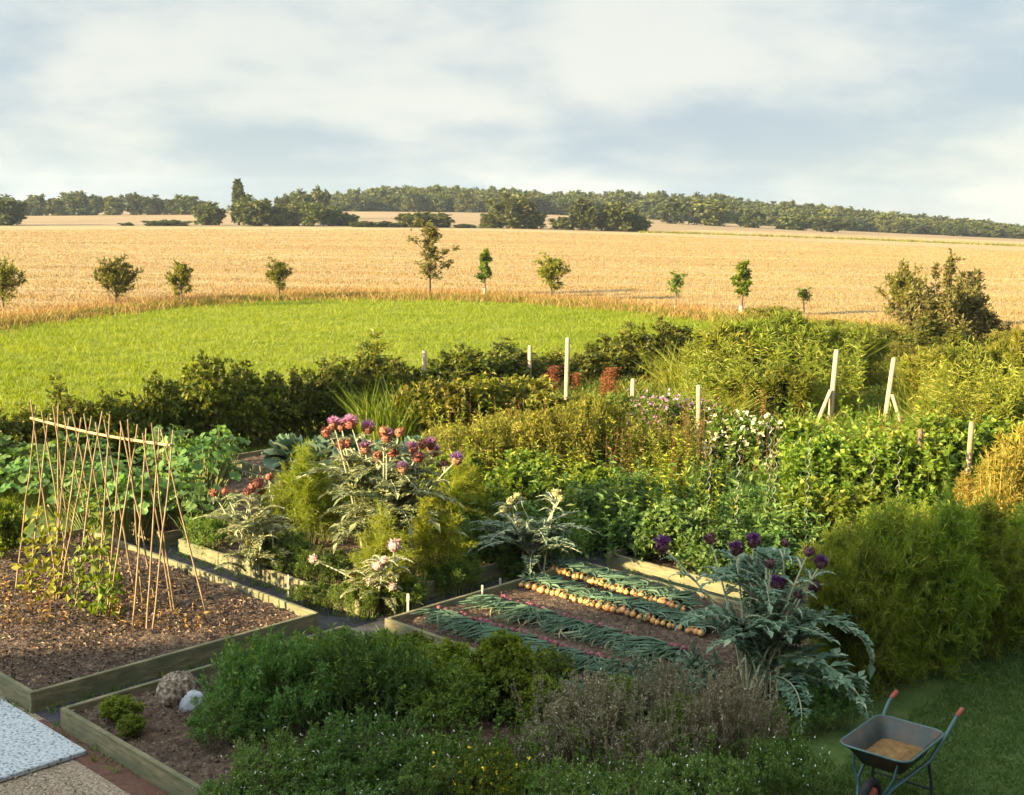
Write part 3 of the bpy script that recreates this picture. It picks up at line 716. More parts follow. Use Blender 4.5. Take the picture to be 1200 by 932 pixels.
def cardoon(name, label, cat, base, leaves, heads, leafc, stemc, seed, headr=.06, hubs=None, spreadb=.12):
    rg = np.random.default_rng(seed); o = thing(name, label, cat, tuple(base))
    ml, ms = MB(), MB(); b0 = np.array(base)
    for az, L, e0, e1, wd, z0 in leaves:
        lobed_leaf(ml, ms, rg, np.array([math.cos(az) * .05, math.sin(az) * .05, z0]), az, L, e0, e1, wd)
    for (px, py, dY, calyx, tuft, rr) in heads:
        hp_ = at_depth(px, py, b0[1] + dY) - b0; st = np.array([rg.normal() * spreadb, rg.normal() * spreadb, 0])
        mid = st * .6 + hp_ * .4; mid[2] = hp_[2] * .55
        w = np.linspace(0, 1, 9)[:, None]; q = (1 - w) ** 2 * st + 2 * w * (1 - w) * mid + w * w * hp_
        ms.tube(q, np.linspace(.014, .007, 9), 5)
        n = 9; i = rg.integers(3, 8, n)
        for j in i:
            az = rg.random() * 6.28; lobed_leaf(ml, ms, rg, q[j], az, rg.uniform(.14, .3), 50, -30, .07, 7)
        head_parts(o, hp_, headr * rr, calyx, tuft, rg)
    ml.build('foliage', LM[leafc], o); ms.build('stem', M[stemc], o)
    return o
rgc = np.random.default_rng(21)
def rosette(n, Lr, e0r, e1r, wd, zr, az0=0, az1=6.283):
    return [(az0 + (az1 - az0) * (k + rgc.random() * .7) / n, rgc.uniform(*Lr), rgc.uniform(*e0r), rgc.uniform(*e1r), wd * rgc.uniform(.8, 1.2), rgc.uniform(*zr)) for k in range(n)]
hd1 = [(391, 498, 'rust', 'pink'), (400, 500, 'rust', 'pink'), (411, 497, 'rust', 'pink'), (431, 503, 'rust', 'pink'), (428, 527, 'brownhead', 'purple'), (453, 513, 'rust', 'pink'),
       (443, 535, 'rust', None), (468, 507, 'rust', None), (483, 527, 'brownhead', 'pink'), (495, 522, 'rust', None), (504, 522, 'rust', 'pink'), (509, 530, 'brownhead', 'purple'),
       (535, 540, 'brownhead', 'purple'), (472, 550, 'brownhead', 'purple'), (383, 507, 'rust', None), (408, 520, 'rust', None), (520, 546, 'rust', None), (450, 506, 'rust', None), (400, 522, 'rust', None), (460, 530, 'rust', None), (490, 536, 'rust', None)]
cardoon('cardoon', 'huge silvery cardoon with many pink and rust thistle heads in the middle of the plot', 'cardoon', G(448, 668, .12),
        rosette(40, (.7, 1.25), (50, 85), (-60, -5), .26, (.05, .9)) + rosette(22, (.4, .7), (20, 60), (-60, -20), .2, (.6, 1.3)),
        [(x, y, rgc.uniform(-.35, .35), c, t_, rgc.uniform(.85, 1.15)) for x, y, c, t_ in hd1], 'silver', 'stem_pale', 31, .075)
hd2 = [(776, 641, 1.3), (832, 632, 1), (862, 645, 1.1), (883, 636, 1.1), (902, 661, .9), (962, 661, 1), (920, 637, .8), (948, 647, .9), (912, 686, 1.15), (954, 688, 1.1), (937, 697, .8)]
lm('cardoongrey', (.075, .13, .085), (.14, .21, .14), (.26, .32, .21), trans=.25)
LM['dkhead'] = leaf_mat('leaf_dkhead', (.05, .02, .025), (.12, .05, .05), trans=.05)
LM['dkpurple'] = leaf_mat('leaf_dkpurple', (.09, .025, .1), (.2, .06, .22), trans=.15)
cardoon('cardoon', 'tall blue green cardoon with dark purple thistle heads at the corner of the onion bed', 'cardoon', G(893, 818, .1),
        rosette(15, (.6, 1.0), (60, 88), (-35, 20), .2, (.05, .7)) + rosette(13, (.4, .75), (30, 78), (-40, 10), .17, (.5, 1.15)) +
        [(R(-8), 1.25, 45, -85, .3, .6), (R(-38), 1.25, 25, -70, .32, .4), (R(-28), .9, 30, -60, .2, .2), (R(-60), .9, 30, -60, .2, .2), (R(195), 1.0, 60, -30, .2, .5), (R(165), .9, 55, -40, .2, .5)],
        [(x, y, rgc.uniform(-.3, .3), 'dkhead', 'dkpurple' if k in (0, 2, 8, 5, 3) else None, r_) for k, (x, y, r_) in enumerate(hd2)], 'cardoongrey', 'stem_pale', 32, .06)
cardoon('artichoke', 'grey green artichoke with pale round buds behind the onion bed', 'artichoke', G(622, 668, .12),
        rosette(26, (.6, .95), (35, 75), (-40, 0), .15, (.02, .35)),
        [(598, 588, 0, 'artichoke', None, 1), (590, 597, -.1, 'artichoke', None, .9), (652, 578, .1, 'artichoke', None, 1.1), (606, 582, .1, 'artichoke', None, .9), (657, 585, 0, 'artichoke', None, .8)], 'grey', 'stem_pale', 33, .06)
cardoon('artichoke', 'yellowing artichoke with rust brown dried heads at the left of the fennel', 'artichoke', G(292, 672, .12),
        rosette(24, (.4, .7), (40, 80), (-50, 0), .14, (.02, .6)),
        [(250, 578, .1, 'rust', None, .9), (263, 576, .1, 'rust', None, .9), (295, 573, 0, 'rust', None, 1), (302, 567, 0, 'rust', None, 1.1), (315, 559, 0, 'rust', None, .9), (290, 577, -.1, 'rust', None, .9), (306, 575, .1, 'rust', None, 1)], 'silver', 'stem_pale', 34, .062)
cardoon('artichoke', 'drying artichoke with pale pinkish dome seed heads leaning at the bed corner', 'artichoke', G(446, 704, .14),
        rosette(9, (.35, .55), (30, 60), (-60, -20), .1, (0, .25)),
        [(462, 640, -.45, 'seedhead', None, 1.5), (450, 657, -.4, 'seedhead', None, .9), (442, 664, -.42, 'seedhead', None, 1), (460, 688, -.35, 'seedhead', None, .9), (433, 682, -.35, 'seedhead', None, .8), (367, 656, .1, 'seedhead', None, 1.05), (413, 672, .1, 'brownhead', None, .8)], 'silver', 'stem_pale', 35, .055)

# ================================================================== PLANT MASTERS
HS = [make_shrub('hedge_shrub', 'hedge shrub', 40 + k, 1.35, 1.6, 'hedge', ns=70, nsub=15, nl=7, L=.075, Wd=.05, edge=.55, jit=.4, sub=.2, tmin=.12, base=.5) for k in range(3)]
SPRIG = make_shrub('hawthorn_sapling', 'sapling', 44, 1.6, .8, 'hedge', ns=16, nsub=16, nl=6, L=.07, Wd=.045, edge=.3, jit=.6, sub=.2, upright=.7)
RASP = [make_shrub('raspberry_bush', 'raspberry', 50 + k, 1.2, 1.4, 'olive', ns=44, nsub=14, nl=6, L=.1, Wd=.07, edge=.75, jit=.35, sub=.22, upright=.3) for k in range(2)]
CUR = [make_shrub('currant_bush', 'currant bush', 54 + k, 1.2, 1.4, 'fresh', ns=50, nsub=14, nl=7, L=.085, Wd=.08, edge=.7, jit=.3, sub=.2, upright=.3) for k in range(2)]
CURD = make_shrub('leafy_clump', 'leafy clump', 57, 1.2, 1.4, 'deep', ns=50, nsub=14, nl=7, L=.085, Wd=.07, edge=.65, jit=.4, sub=.2, upright=.3)
WEED = [make_shrub('weed_clump', 'weeds', 58 + k, 1.2, 1.4, c_, ns=90, nsub=14, nl=6, L=.06, Wd=.02, edge=.8, jit=.35, sub=.14, upright=.8, stem='stem_green', base=.75) for k, c_ in enumerate(('weedgold', 'olive', 'mid', 'deep'))]
HERB = [make_shrub('herb_clump', 'herb', 64 + k, .9, 1.5, 'deep', ns=120, nsub=13, nl=6, L=.055, Wd=.018, edge=.6, jit=.6, sub=.13, upright=.9, stem='stem_green', base=.7) for k in range(2)]
HERB2 = make_shrub('herb_clump', 'herb', 67, .9, 1.5, 'mid', ns=120, nsub=14, nl=6, L=.05, Wd=.02, edge=.55, jit=.45, sub=.13, upright=.9, stem='stem_green', base=.7)
PARS = [make_shrub('parsley_clump', 'parsley', 70 + k, .7, .9, 'fresh', ns=90, nsub=12, nl=9, L=.04, Wd=.028, edge=.6, jit=.4, sub=.12, upright=.5, stem='stem_green', base=.5) for k in range(2)]
LAV = [make_shrub('oregano_clump', 'herb', 74 + k, .9, 1.3, 'greybrown', ns=115, nsub=10, nl=7, L=.026, Wd=.015, edge=.6, jit=.6, sub=.11, tmin=.4, upright=1.2, stem='stem_brown', base=.45) for k in range(2)]
LOW = [make_shrub('flowering_herb', 'herb', 78 + k, .55, 1.5, lf_, ns=130, nsub=10, nl=6, L=.04, Wd=.02, edge=.75, jit=.55, sub=.13, upright=.8, stem='stem_green', base=.85, flower=f_, nf=n_, fsize=fs_) for k, (f_, n_, lf_, fs_) in enumerate((('white', 60, 'deep', .011), ('yellow', 40, 'fresh', .022)))]
WHITEB = make_shrub('flowering_bush', 'flowering bush', 82, 1.2, 1.6, 'mid', ns=50, nsub=13, nl=6, L=.09, Wd=.06, edge=.65, jit=.35, sub=.2, flower='cream', nf=260, fsize=.045)
PINKB = make_shrub('pink_flower_clump', 'flowers', 83, 1.0, 1.4, 'mid', ns=70, nsub=11, nl=6, L=.07, Wd=.025, edge=.8, jit=.35, sub=.14, upright=.9, flower='pink', nf=200, fsize=.03, base=.7)
FEN = [make_feather('fennel', 'fennel', 86 + k, 1.5, 1.0, 'fennel', ns=22, nsub=24, nf=20, Lf=.075, wf=.005, sub=.2, edge=.5) for k in range(2)]
ASP = [make_feather('asparagus', 'asparagus', 90 + k, 1.4, 1.3, 'asparagus', ns=60, nsub=22, nf=22, Lf=.075, wf=.0095, sub=.27, edge=.6, tmin=.12, base=.35) for k in range(2)]
GOLD = make_feather('golden_stalks', 'dry plant', 94, 1.6, 1.1, 'asp_gold', ns=42, nsub=10, nf=6, Lf=.1, wf=.02, sub=.15, stem='gold_stem', edge=.8, base=.75)
GRASS = [make_grass('tall_grass', 'grass', 96 + k, 1.5, 1.2, 'reed', n=420, Wd=.02, plume=pl, npl=n_) for k, (pl, n_) in enumerate(((None, 0), ('lime', 14), ('olive', 22)))]
GREENG = make_grass('green_grass', 'grass', 99, 1.0, 1.0, 'fresh', n=380, Wd=.016, bend=.25)
DOCK = Master('dock_seed_stalk', 'dock', 1.0, .25); rg_ = np.random.default_rng(100)
_m, _s = MB(), MB(); _P = np.stack([rg_.normal(size=900) * .05, rg_.normal(size=900) * .05, rg_.uniform(.4, 1, 900)], 1)
_m.leaves(_P, nrm(rg_.normal(size=(900, 3)) + [0, 0, .6]), .035, .02, rg_); _s.tube([(0, 0, 0), (0, 0, .98)], .008, 5)
DOCK.part('seed_spike', _m, LM['reddock']); DOCK.part('stem', _s, M['stem_brown'])
def make_squash(seed, h, w, leafc, n=62, Lf=.185):
    rg = np.random.default_rng(seed); mas = Master('squash_plant', 'squash plant', h, w); ml, ms = MB(), MB()
    a = rg.random(n) * 6.283; q = np.sqrt(rg.random(n)) * w / 2 * .85
    T = np.stack([np.cos(a) * q, np.sin(a) * q, h * (.55 + .4 * rg.random(n)) * (1 - .35 * (q / (w / 2)) ** 2)], 1)
    ms.stems(T * [.4, .4, 0], T * [.7, .7, .6], T, .012, .007)
    for k in range(n):
        up = nrm(np.array([np.cos(a[k]) * .35, np.sin(a[k]) * .35, 1.0]) + rg.normal(size=3) * .25)
        e1 = nrm(np.cross(up, rg.normal(size=3))); e2 = np.cross(up, e1); r_ = Lf * rg.uniform(.6, 1.1) / 2 * 1.1
        m = 12; th = np.arange(m) / m * 2 * math.pi; rr = r_ * (1 + .14 * np.cos(th * 5)) * np.where(np.arange(m) == 0, .45, 1)
        ring = T[k] + (e1[None] * np.cos(th)[:, None] + e2[None] * np.sin(th)[:, None]) * rr[:, None] + up * (rg.normal(size=(m, 1)) * .12 + .15) * r_
        ml.add(np.vstack([ring, T[k]]), [(j, (j + 1) % m, m) for j in range(m)])
    mas.part('leaves', ml, LM[leafc]); mas.part('stem', ms, M['stem_green']); return mas
SQ = [make_squash(110, .75, 1.4, 'deep'), make_squash(111, .8, 1.4, 'deep')]
def make_cabbage(seed, leafc):
    rg = np.random.default_rng(seed); mas = Master('cabbage', 'cabbage', .55, .85); ml = MB()
    for k in range(20):
        az = k * 2.4 + rg.normal() * .2; t_ = k / 19; e = R(85 - 70 * t_); Lf = .16 + .26 * t_; wd = .13 + .14 * t_
        base = np.array([0, 0, .14 + .14 * (1 - t_)]); nu, nv_ = 5, 5; V = []
        for iu in range(nu):
            u = iu / (nu - 1)
            for iv in range(nv_):
                v = iv / (nv_ - 1) * 2 - 1; el = e + (.4 - t_ * .9) * u
                wv = wd * math.sin(math.pi * (.12 + .8 * u)) ** .6
                rr = Lf * u * math.cos(el); zz = Lf * u * math.sin(el) + abs(v) * .05 + rg.normal() * .012
                V.append(base + np.array([math.cos(az) * rr - math.sin(az) * wv * v * .9, math.sin(az) * rr + math.cos(az) * wv * v * .9, zz]))
        ml.add(V, [(i * nv_ + j, i * nv_ + j + 1, (i + 1) * nv_ + j + 1, (i + 1) * nv_ + j) for i in range(nu - 1) for j in range(nv_ - 1)])
    mas.part('leaves', ml, LM[leafc], True); ms = MB(); ms.tube([(0, 0, 0), (0, 0, .2)], .025, 6); mas.part('stem', ms, M['stem_pale']); return mas
CAB = [make_cabbage(115 + k, c_) for k, c_ in enumerate(('bluegreen', 'grey', 'bluegreen'))]

# ================================================================== PLANTING (px, base y, width, height in photo pixels)
hl = ['dense dark hedge shrub ', 'rounded green hedge shrub ', 'ragged hedge shrub ']
for k, (x, y, w_, h_, lab) in enumerate([
    (-30, 566, 120, 95, 'dense dark hedge shrub cut by the left edge of the picture'), (25, 560, 110, 82, 'dark hedge shrub directly behind the left end of the bean rail'),
    (85, 552, 110, 88, 'ragged dark hedge shrub behind the left part of the canes'), (140, 545, 105, 86, 'dark hedge shrub behind the middle of the bean canes'),
    (190, 536, 100, 100, 'tall dark hedge shrub behind the right end of the bean rail'), (238, 530, 112, 118, 'tallest lit topped hedge shrub right of the bean canes'),
    (290, 522, 105, 98, 'broad dark hedge shrub above the cabbage bed'), (338, 514, 95, 84, 'lower dark hedge shrub above the right end of the cabbages'),
    (384, 506, 105, 84, 'dark hedge shrub behind the upright fennel'), (428, 498, 95, 92, 'dark hedge shrub just left of the green grass tuft'),
    (470, 490, 80, 70, 'small dark hedge shrub at the foot of the leftmost post'),
    (545, 474, 120, 70, 'low wide hedge shrub between the leftmost post and the slender post'), (592, 468, 100, 62, 'low hedge shrub left of the slender post'),
    (642, 462, 90, 52, 'low hedge shrub between the slender post and the tall straight post'), (690, 460, 90, 50, 'low dark hedge shrub behind the red dock stalks'),
    (735, 456, 110, 74, 'leafy dark bush at the meadow corner, left half'), (785, 448, 110, 74, 'leafy dark bush at the meadow corner with the grey post')]):
    HS[k % 3].px(x, y, w_, h_, lab, 'shrubs of the boundary hedge')
for x, y, w_, h_, lab in [(78, 520, 60, 98, 'spindly sapling rising above the hedge behind the canes'), (255, 500, 60, 98, 'leafy sapling tip above the tallest hedge shrub'), (452, 480, 80, 108, 'tall loose sapling rising over the hedge into the meadow'), (385, 470, 50, 62, 'thin sapling shoot above the hedge near the fennel'), (600, 440, 70, 52, 'loose sapling above the low hedge by the slender post'), (30, 520, 40, 60, 'small sapling shoot above the hedge at far left')]:
    SPRIG.px(x, y, w_, h_, lab, 'saplings in the hedge')
GREENG.px(455, 522, 85, 84, 'bright green upright grass tuft behind the pink cardoon heads', None)
for k, (x, y, w_, h_, lab) in enumerate([(512, 522, 95, 78, 'yellowish raspberry bush below the leftmost post'), (560, 515, 95, 72, 'raspberry bush with yellowing leaves below the low hedge'), (612, 508, 100, 68, 'raspberry bush left of the tall straight post'), (655, 508, 80, 40, 'low raspberry bush at the foot of the tall straight post'), (700, 500, 90, 36, 'low leafy raspberry bush below the red dock stalks')]):
    RASP[k % 2].px(x, y, w_, h_, lab, 'raspberry bushes in the middle of the plot')
for k, (x, y, w_, h_, c_, lab) in enumerate([(535, 580, 95, 85, 0, 'golden weed clump beside the cardoon heads'), (585, 578, 100, 95, 0, 'golden green weed clump right of the purple thistle head'), (640, 580, 110, 105, 1, 'tall olive weed clump in the middle of the plot'),
    (690, 565, 105, 105, 1, 'tall sunlit weed clump below the raspberry bushes'), (735, 572, 100, 78, 0, 'yellow flecked weed clump left of the splayed post'), (780, 575, 90, 70, 1, 'sunlit weed clump at the foot of the splayed post'),
    (560, 640, 110, 75, 2, 'green weed clump between the fennel and the artichoke buds'), (690, 640, 110, 75, 3, 'dark green weed clump right of the artichoke buds'), (740, 628, 100, 72, 3, 'dark green weed clump beyond the onion bed'),
    (600, 540, 80, 62, 1, 'weed clump under the raspberry bushes'), (650, 620, 100, 60, 2, 'shaded weed clump above the onion bed corner'), (725, 520, 80, 62, 2, 'weed clump by the short post'),
    (835, 600, 80, 60, 3, 'dark weed clump behind the leftmost spiral stake'), (880, 625, 95, 60, 3, 'dark weed clump among the spiral stakes'), (930, 630, 90, 60, 3, 'dark weed clump under the bright spiral stake')]):
    WEED[c_].px(x, y, w_, h_, lab, 'tall weeds in the middle of the plot')
for k, (x, y, w_, h_, lab) in enumerate([(790, 668, 110, 80, 'leafy dark green potato clump behind the onion bed board'), (845, 690, 110, 78, 'leafy potato clump below the first spiral stakes'), (905, 690, 90, 70, 'leafy clump behind the dark purple thistle heads'), (740, 655, 80, 55, 'low leafy clump at the far corner of the onion bed')]):
    CURD.px(x, y, w_, h_, lab, 'leafy clumps behind the onion bed', cat='leafy clump', name='leafy_clump')
PINKB.px(775, 522, 100, 60, 'clump with pink flowers beside the short pale post', None)
PINKB.px(825, 520, 60, 50, 'smaller pink flowered clump left of the splayed post', None)
for x, y, w_, h_, lab in [(648, 476, 20, 46, 'tall rust red dock stalk left of the tall straight post'), (675, 472, 14, 34, 'short rust red dock stalk right of the tall straight post'), (715, 478, 20, 46, 'rust red dock stalk between the two middle posts'), (708, 482, 14, 40, 'thin rust red dock stalk beside a bigger one'), (640, 474, 12, 34, 'thin rust red dock stalk at the left end of the dock row')]:
    DOCK.px(x, y, w_, h_, lab, 'rust red dock stalks')
WHITEB.px(868, 565, 118, 82, 'bush with creamy white blossoms in the sun right of the splayed post')
for k, (x, y, w_, h_, lab) in enumerate([(922, 560, 95, 68, 'currant bush in the sun left of the first braced post'), (968, 595, 105, 86, 'bright currant bush below the first braced post'), (1020, 600, 105, 90, 'bright currant bush below the second braced post'),
    (1068, 595, 95, 92, 'currant bush around the dark weathered post'), (1105, 575, 100, 90, 'yellow green bush left of the weathered brown post'), (945, 640, 100, 78, 'shaded currant bush behind the bright spiral stake'), (1000, 650, 110, 80, 'shaded currant bush behind the asparagus'), (1165, 560, 100, 70, 'currant bush right of the weathered brown post')]):
    CUR[k % 2].px(x, y, w_, h_, lab, 'currant bushes on the right of the plot')
WEED[0].px(1050, 540, 90, 42, 'golden weed clump at the foot of the second braced post', 'tall weeds in the middle of the plot')
REED = [make_shrub('willowherb_clump', 'tall weeds', 140 + k, 1.5, 1.3, c_, ns=60, nsub=20, nl=5, L=.15, Wd=.026, edge=.8, jit=.3, sub=.12, upright=1.3, spread=.6, stem='stem_green', base=.8) for k, c_ in enumerate(('reed', 'olive', 'reed'))]
gl = [(815, 470, 80, 76), (850, 475, 90, 92), (885, 472, 90, 98), (920, 470, 90, 102), (955, 465, 90, 96), (990, 462, 80, 82), (870, 500, 80, 70), (915, 502, 80, 72), (835, 505, 70, 60)]
for k, (x, y, w_, h_) in enumerate(gl):
    (REED[k % 3] if k % 4 else GRASS[k % 2]).px(x, y, w_ * 1.1, h_, 'tall pale green grass clump in the stand left of the braced posts, beyond the white flowering bush', 'tall grass left of the braced posts', name='tall_grass', cat='grass')
for k, (x, y, w_, h_) in enumerate([(1092, 500, 80, 85), (1095, 500, 90, 88), (1130, 500, 90, 95), (1160, 498, 90, 100), (1195, 495, 90, 105), (1230, 500, 90, 100), (1010, 465, 60, 50), (1080, 475, 80, 60), (1180, 530, 90, 80), (1110, 525, 80, 60)]):
    (REED[k % 3] if k % 3 else GRASS[1 + k % 2]).px(x, y, w_, h_, 'tall feathery topped grass clump in the stand right of the braced posts', 'tall feathery grass right of the braced posts', name='tall_grass', cat='grass')
for x, y, w_, h_, lab in [(1168, 665, 80, 150, 'tall golden stalked plant glowing in the sun right of the weathered post'), (1200, 655, 90, 170, 'tall golden stalked plant cut by the right edge of the picture'), (1140, 640, 60, 90, 'shorter golden stalked plant at the foot of the weathered post')]:
    GOLD.px(x, y, w_, h_, lab, 'golden stalked plants')
for k, (x, y, w_, h_, lab) in enumerate([(990, 812, 130, 190, 'feathery asparagus plant at the near end of the asparagus row'), (1040, 800, 140, 205, 'feathery asparagus plant behind the wheelbarrow, second in the row'), (1092, 785, 140, 200, 'feathery asparagus plant third in the row beside the lawn'), (1140, 768, 130, 180, 'feathery asparagus plant fourth in the row beside the lawn'), (1190, 752, 120, 150, 'feathery asparagus plant at the far end of the row by the right edge'),
    (985, 735, 110, 120, 'olive asparagus plant behind the dark purple thistle heads'), (1045, 715, 120, 125, 'tall asparagus plant in the back row below the currants'), (1100, 700, 120, 110, 'asparagus plant in the back row left of the golden stalks'), (1225, 742, 110, 140, 'asparagus plant beyond the right edge of the picture')]):
    ASP[k % 2].px(x, y, w_, h_, lab, 'asparagus plants along the lawn')
for x, y, w_, h_, lab, k in [(366, 640, 98, 126, 'tall yellow green fennel left of the pink cardoon heads', 0), (447, 700, 88, 100, 'bright low fennel at the near corner of its bed', 1), (508, 682, 92, 106, 'dark green fennel right of the pale seed heads', 0), (545, 635, 80, 95, 'feathery fennel below the right end of the cardoon heads', 1), (335, 620, 60, 70, 'short feathery fennel beside the rust brown artichoke heads', 1)]:
    FEN[k].px(x, y, w_, h_, lab, 'fennel plants', z=.12)
# squash bed and cabbages
S0, K0 = beds[5][0], beds[6][0]
for k, (x, y) in enumerate([(-.6, .2), (-1.5, .0), (-2.4, .1), (-3.3, .1), (-4.2, .2), (-4.6, 1.3), (-1.0, .9), (-2.9, .8), (.1, .5), (-1.6, 1.7), (-2.7, 1.9), (-3.6, 2.3), (-2.9, 2.8), (-4.6, -.2), (-.4, -.25), (-2, -.3), (-3, -.3), (-4, -.35), (-5.2, .2), (-5.2, 1.5), (-1.2, -.35), (-5.3, -.7), (-4.9, -1.1)]):
    SQ[k % 2].put(Lp(S0, x, y, .13), rng.uniform(.85, 1.1), rng.uniform(.85, 1.2), 'broad leaved green squash plant crowded into the bed behind the bean canes', 'squash plants behind the bean canes')
for k, (x, y) in enumerate([(-.5, .5), (-1.3, .5), (-2.1, .55), (-2.9, .5), (-.5, 1.3), (-1.3, 1.4), (-2.1, 1.3), (-.5, 2.2), (-1.4, 2.2), (-2.9, 1.4)]):
    s = rng.uniform(.9, 1.25); CAB[k % 3].put(Lp(K0, x, y, .12), s, s, 'blue green cabbage with open crinkled leaves in the bed by the hedge', 'cabbages by the hedge')
for k, (x, y) in enumerate([(-.9, 1.6), (-2.3, 1.6), (-1.6, .7), (-3, .7)]):
    CUR[k % 2].put(Lp(beds[7][0], x, y, .12), .8, .7, 'low leafy green plant hidden in the bed behind the tall cardoon', 'leafy plants behind the cardoon', name='leafy_clump', cat='leafy clump')
CUR[0].px(6, 668, 60, 85, 'sunlit pale leaved plant at the left edge beside the bean canes', None, name='leafy_clump', cat='leafy clump')
CUR[1].px(560, 668, 60, 50, 'low leafy plant beside the onion bed back board', None, name='leafy_clump', cat='leafy clump')
# foreground bed
for k, (x, y, w_, h_, lab) in enumerate([(268, 868, 120, 62, 'dark green herb clump at the left of the foreground bed'), (325, 850, 165, 112, 'big dark green herb clump nearest the bean bed'), (405, 838, 150, 105, 'tall dark green herb clump in the middle of the foreground bed'), (465, 842, 120, 88, 'dark green herb clump left of the bright parsley')]):
    HERB[k % 2].px(x, y, w_, h_, lab, 'dark herb clumps in the foreground bed', z=.12)
HERB2.px(300, 812, 90, 68, 'lighter green herb clump by the edge of the bean bed', 'dark herb clumps in the foreground bed', z=.12)
HERB2.px(380, 800, 120, 66, 'lighter green herb clump along the back board of the foreground bed', 'dark herb clumps in the foreground bed', z=.12)
HERB2.px(530, 850, 130, 70, 'shaded herb clump in front of the bright parsley', 'dark herb clumps in the foreground bed', z=.12)
for k, (x, y, w_, h_, lab) in enumerate([(588, 832, 100, 95, 'bright green parsley bush in front of the onion bed'), (450, 785, 75, 48, 'bright green parsley clump by the junction of the beds'), (525, 800, 75, 52, 'bright green parsley clump before the lit board of the onion bed'), (485, 775, 50, 36, 'small parsley clump under the lit board'), (635, 850, 70, 60, 'darker parsley clump right of the parsley bush'), (140, 846, 55, 32, 'small leafy clump near the corner of the foreground bed'), (155, 862, 40, 26, 'tiny leafy clump on bare soil in the foreground bed')]):
    PARS[k % 2].px(x, y, w_, h_, lab, 'parsley clumps', z=.12)
for k, (x, y, w_, h_, lab) in enumerate([(690, 885, 150, 108, 'grey brown seeding oregano clump below the onion rows'), (855, 900, 140, 125, 'grey brown seeding oregano clump under the dark purple cardoon'), (775, 850, 80, 85, 'pinkish brown seeding oregano clump between two larger ones'), (640, 905, 100, 70, 'low brown oregano clump at the bottom of the picture'), (760, 915, 120, 75, 'grey brown oregano clump at the bottom centre right')]):
    LAV[k % 2].px(x, y, w_, h_, lab, 'seeding oregano clumps', z=.05)
for k, (x, y, w_, h_, c_, lab) in enumerate([(330, 920, 150, 52, 0, 'low herb with tiny white flowers at the bottom left of the bed'), (430, 915, 170, 72, 0, 'low herb with tiny white flowers at the bottom centre left'), (515, 930, 130, 60, 0, 'low herb with tiny white flowers left of the yellow flowers'), (575, 945, 130, 62, 1, 'low herb with small yellow flowers at the bottom edge'), (660, 955, 130, 60, 0, 'low white flecked herb at the bottom edge'), (820, 955, 150, 65, 0, 'dark low herb at the bottom edge left of the wheelbarrow'), (920, 930, 120, 62, 0, 'dark low herb beneath the hanging cardoon leaves'), (735, 965, 140, 60, 0, 'dark low herb at the bottom edge, centre right'), (400, 962, 160, 50, 0, 'low herb cut by the bottom edge'), (270, 955, 90, 40, 0, 'low herb at the corner of the gravel path')]):
    LOW[c_].px(x, y, w_, h_, lab, 'low flowering herbs', z=.08)
for k, (x, y, w_, h_, c_, lab) in enumerate([(330, 676, 90, 55, 2, 'low sunlit weeds between the rust headed artichoke and the seed heads'), (380, 690, 80, 50, 2, 'low weeds at the foot of the upright fennel'), (400, 640, 90, 70, 1, 'weeds crowding the stems of the huge silvery cardoon'), (500, 640, 90, 80, 2, 'weeds between the low fennel and the artichoke buds'),
    (420, 722, 70, 42, 2, 'leafy weeds spilling over the near corner of the fennel bed'), (470, 716, 80, 46, 2, 'leafy weeds at the foot of the bright low fennel'), (370, 712, 70, 30, 2, 'low weeds spilling over the lit board of the fennel bed'), (600, 672, 80, 36, 3, 'dark weeds spilling over the board below the artichoke buds'), (530, 695, 80, 44, 2, 'weeds trailing over the fennel bed board by the onions'),
    (250, 650, 80, 50, 2, 'low weeds at the left corner of the fennel bed'), (560, 670, 90, 55, 3, 'dark low weeds along the fennel bed back board'), (330, 620, 70, 55, 2, 'weeds behind the rust headed artichoke')]):
    WEED[c_].px(x, y, w_, h_, lab, 'weeds in the fennel bed')
for k, (x, y, w_, h_, lab) in enumerate([(640, 800, 90, 40, 'low herb clump against the onion bed front board'), (720, 838, 90, 50, 'low herb clump behind the largest oregano'), (800, 870, 80, 60, 'herb clump between the oregano clumps')]):
    HERB2.px(x, y, w_, h_, lab, 'dark herb clumps in the foreground bed', z=.1)
WEED[3].px(965, 850, 90, 50, 'dark weed clump on the soil behind the wheelbarrow wheel', None)
for k, (x, y) in enumerate([(985, 812), (930, 860), (940, 800)]):
    WEED[3].px(x, y, 80, 40, 'low dark weed clump in the shade under the asparagus', 'low dark weeds under the asparagus')

# ================================================================== STUFF: grasses and ground cover
def tufts(name, P, hgt, mat, nb, wd, label, cat, spread=.1, lean=.35, bend=.35):
    n = len(P); Q = np.repeat(P, nb, 0); Q[:, :2] += rng.normal(size=(len(Q), 2)) * spread
    D = nrm(rng.normal(size=(len(Q), 3)) * [lean, lean, 0] + [0, 0, 1])
    Lh = np.repeat(np.broadcast_to(hgt, (n,)), nb) * (.5 + .6 * rng.random(len(Q)))
    tag(MB().blades(Q, D, Lh, wd, rng, bend).build(name, mat), label, cat, kind='stuff')
def on_ground(a, Y, dz=0):
    x = a * Y; return np.stack([x, Y, terrain(x, Y) + dz], 1)
n = 52000; a = rng.uniform(-.5, .48, n); y0, y1 = Yhedge(a), Yedge(a)
tufts('meadow_grass', on_ground(a, y0 + (y1 - y0) * rng.random(n) ** .85, -.02), .1 + .26 * rng.random(n) ** 2.5, LM['meadowg'], 5, .02, 'bright lime green mown meadow grass beyond the hedge', 'grass', .12, .5)
n = 115000; a = rng.uniform(-.5, .5, n); y0 = Yedge(a) + .5; Yv = y0 + 170 * rng.random(n) ** 1.5
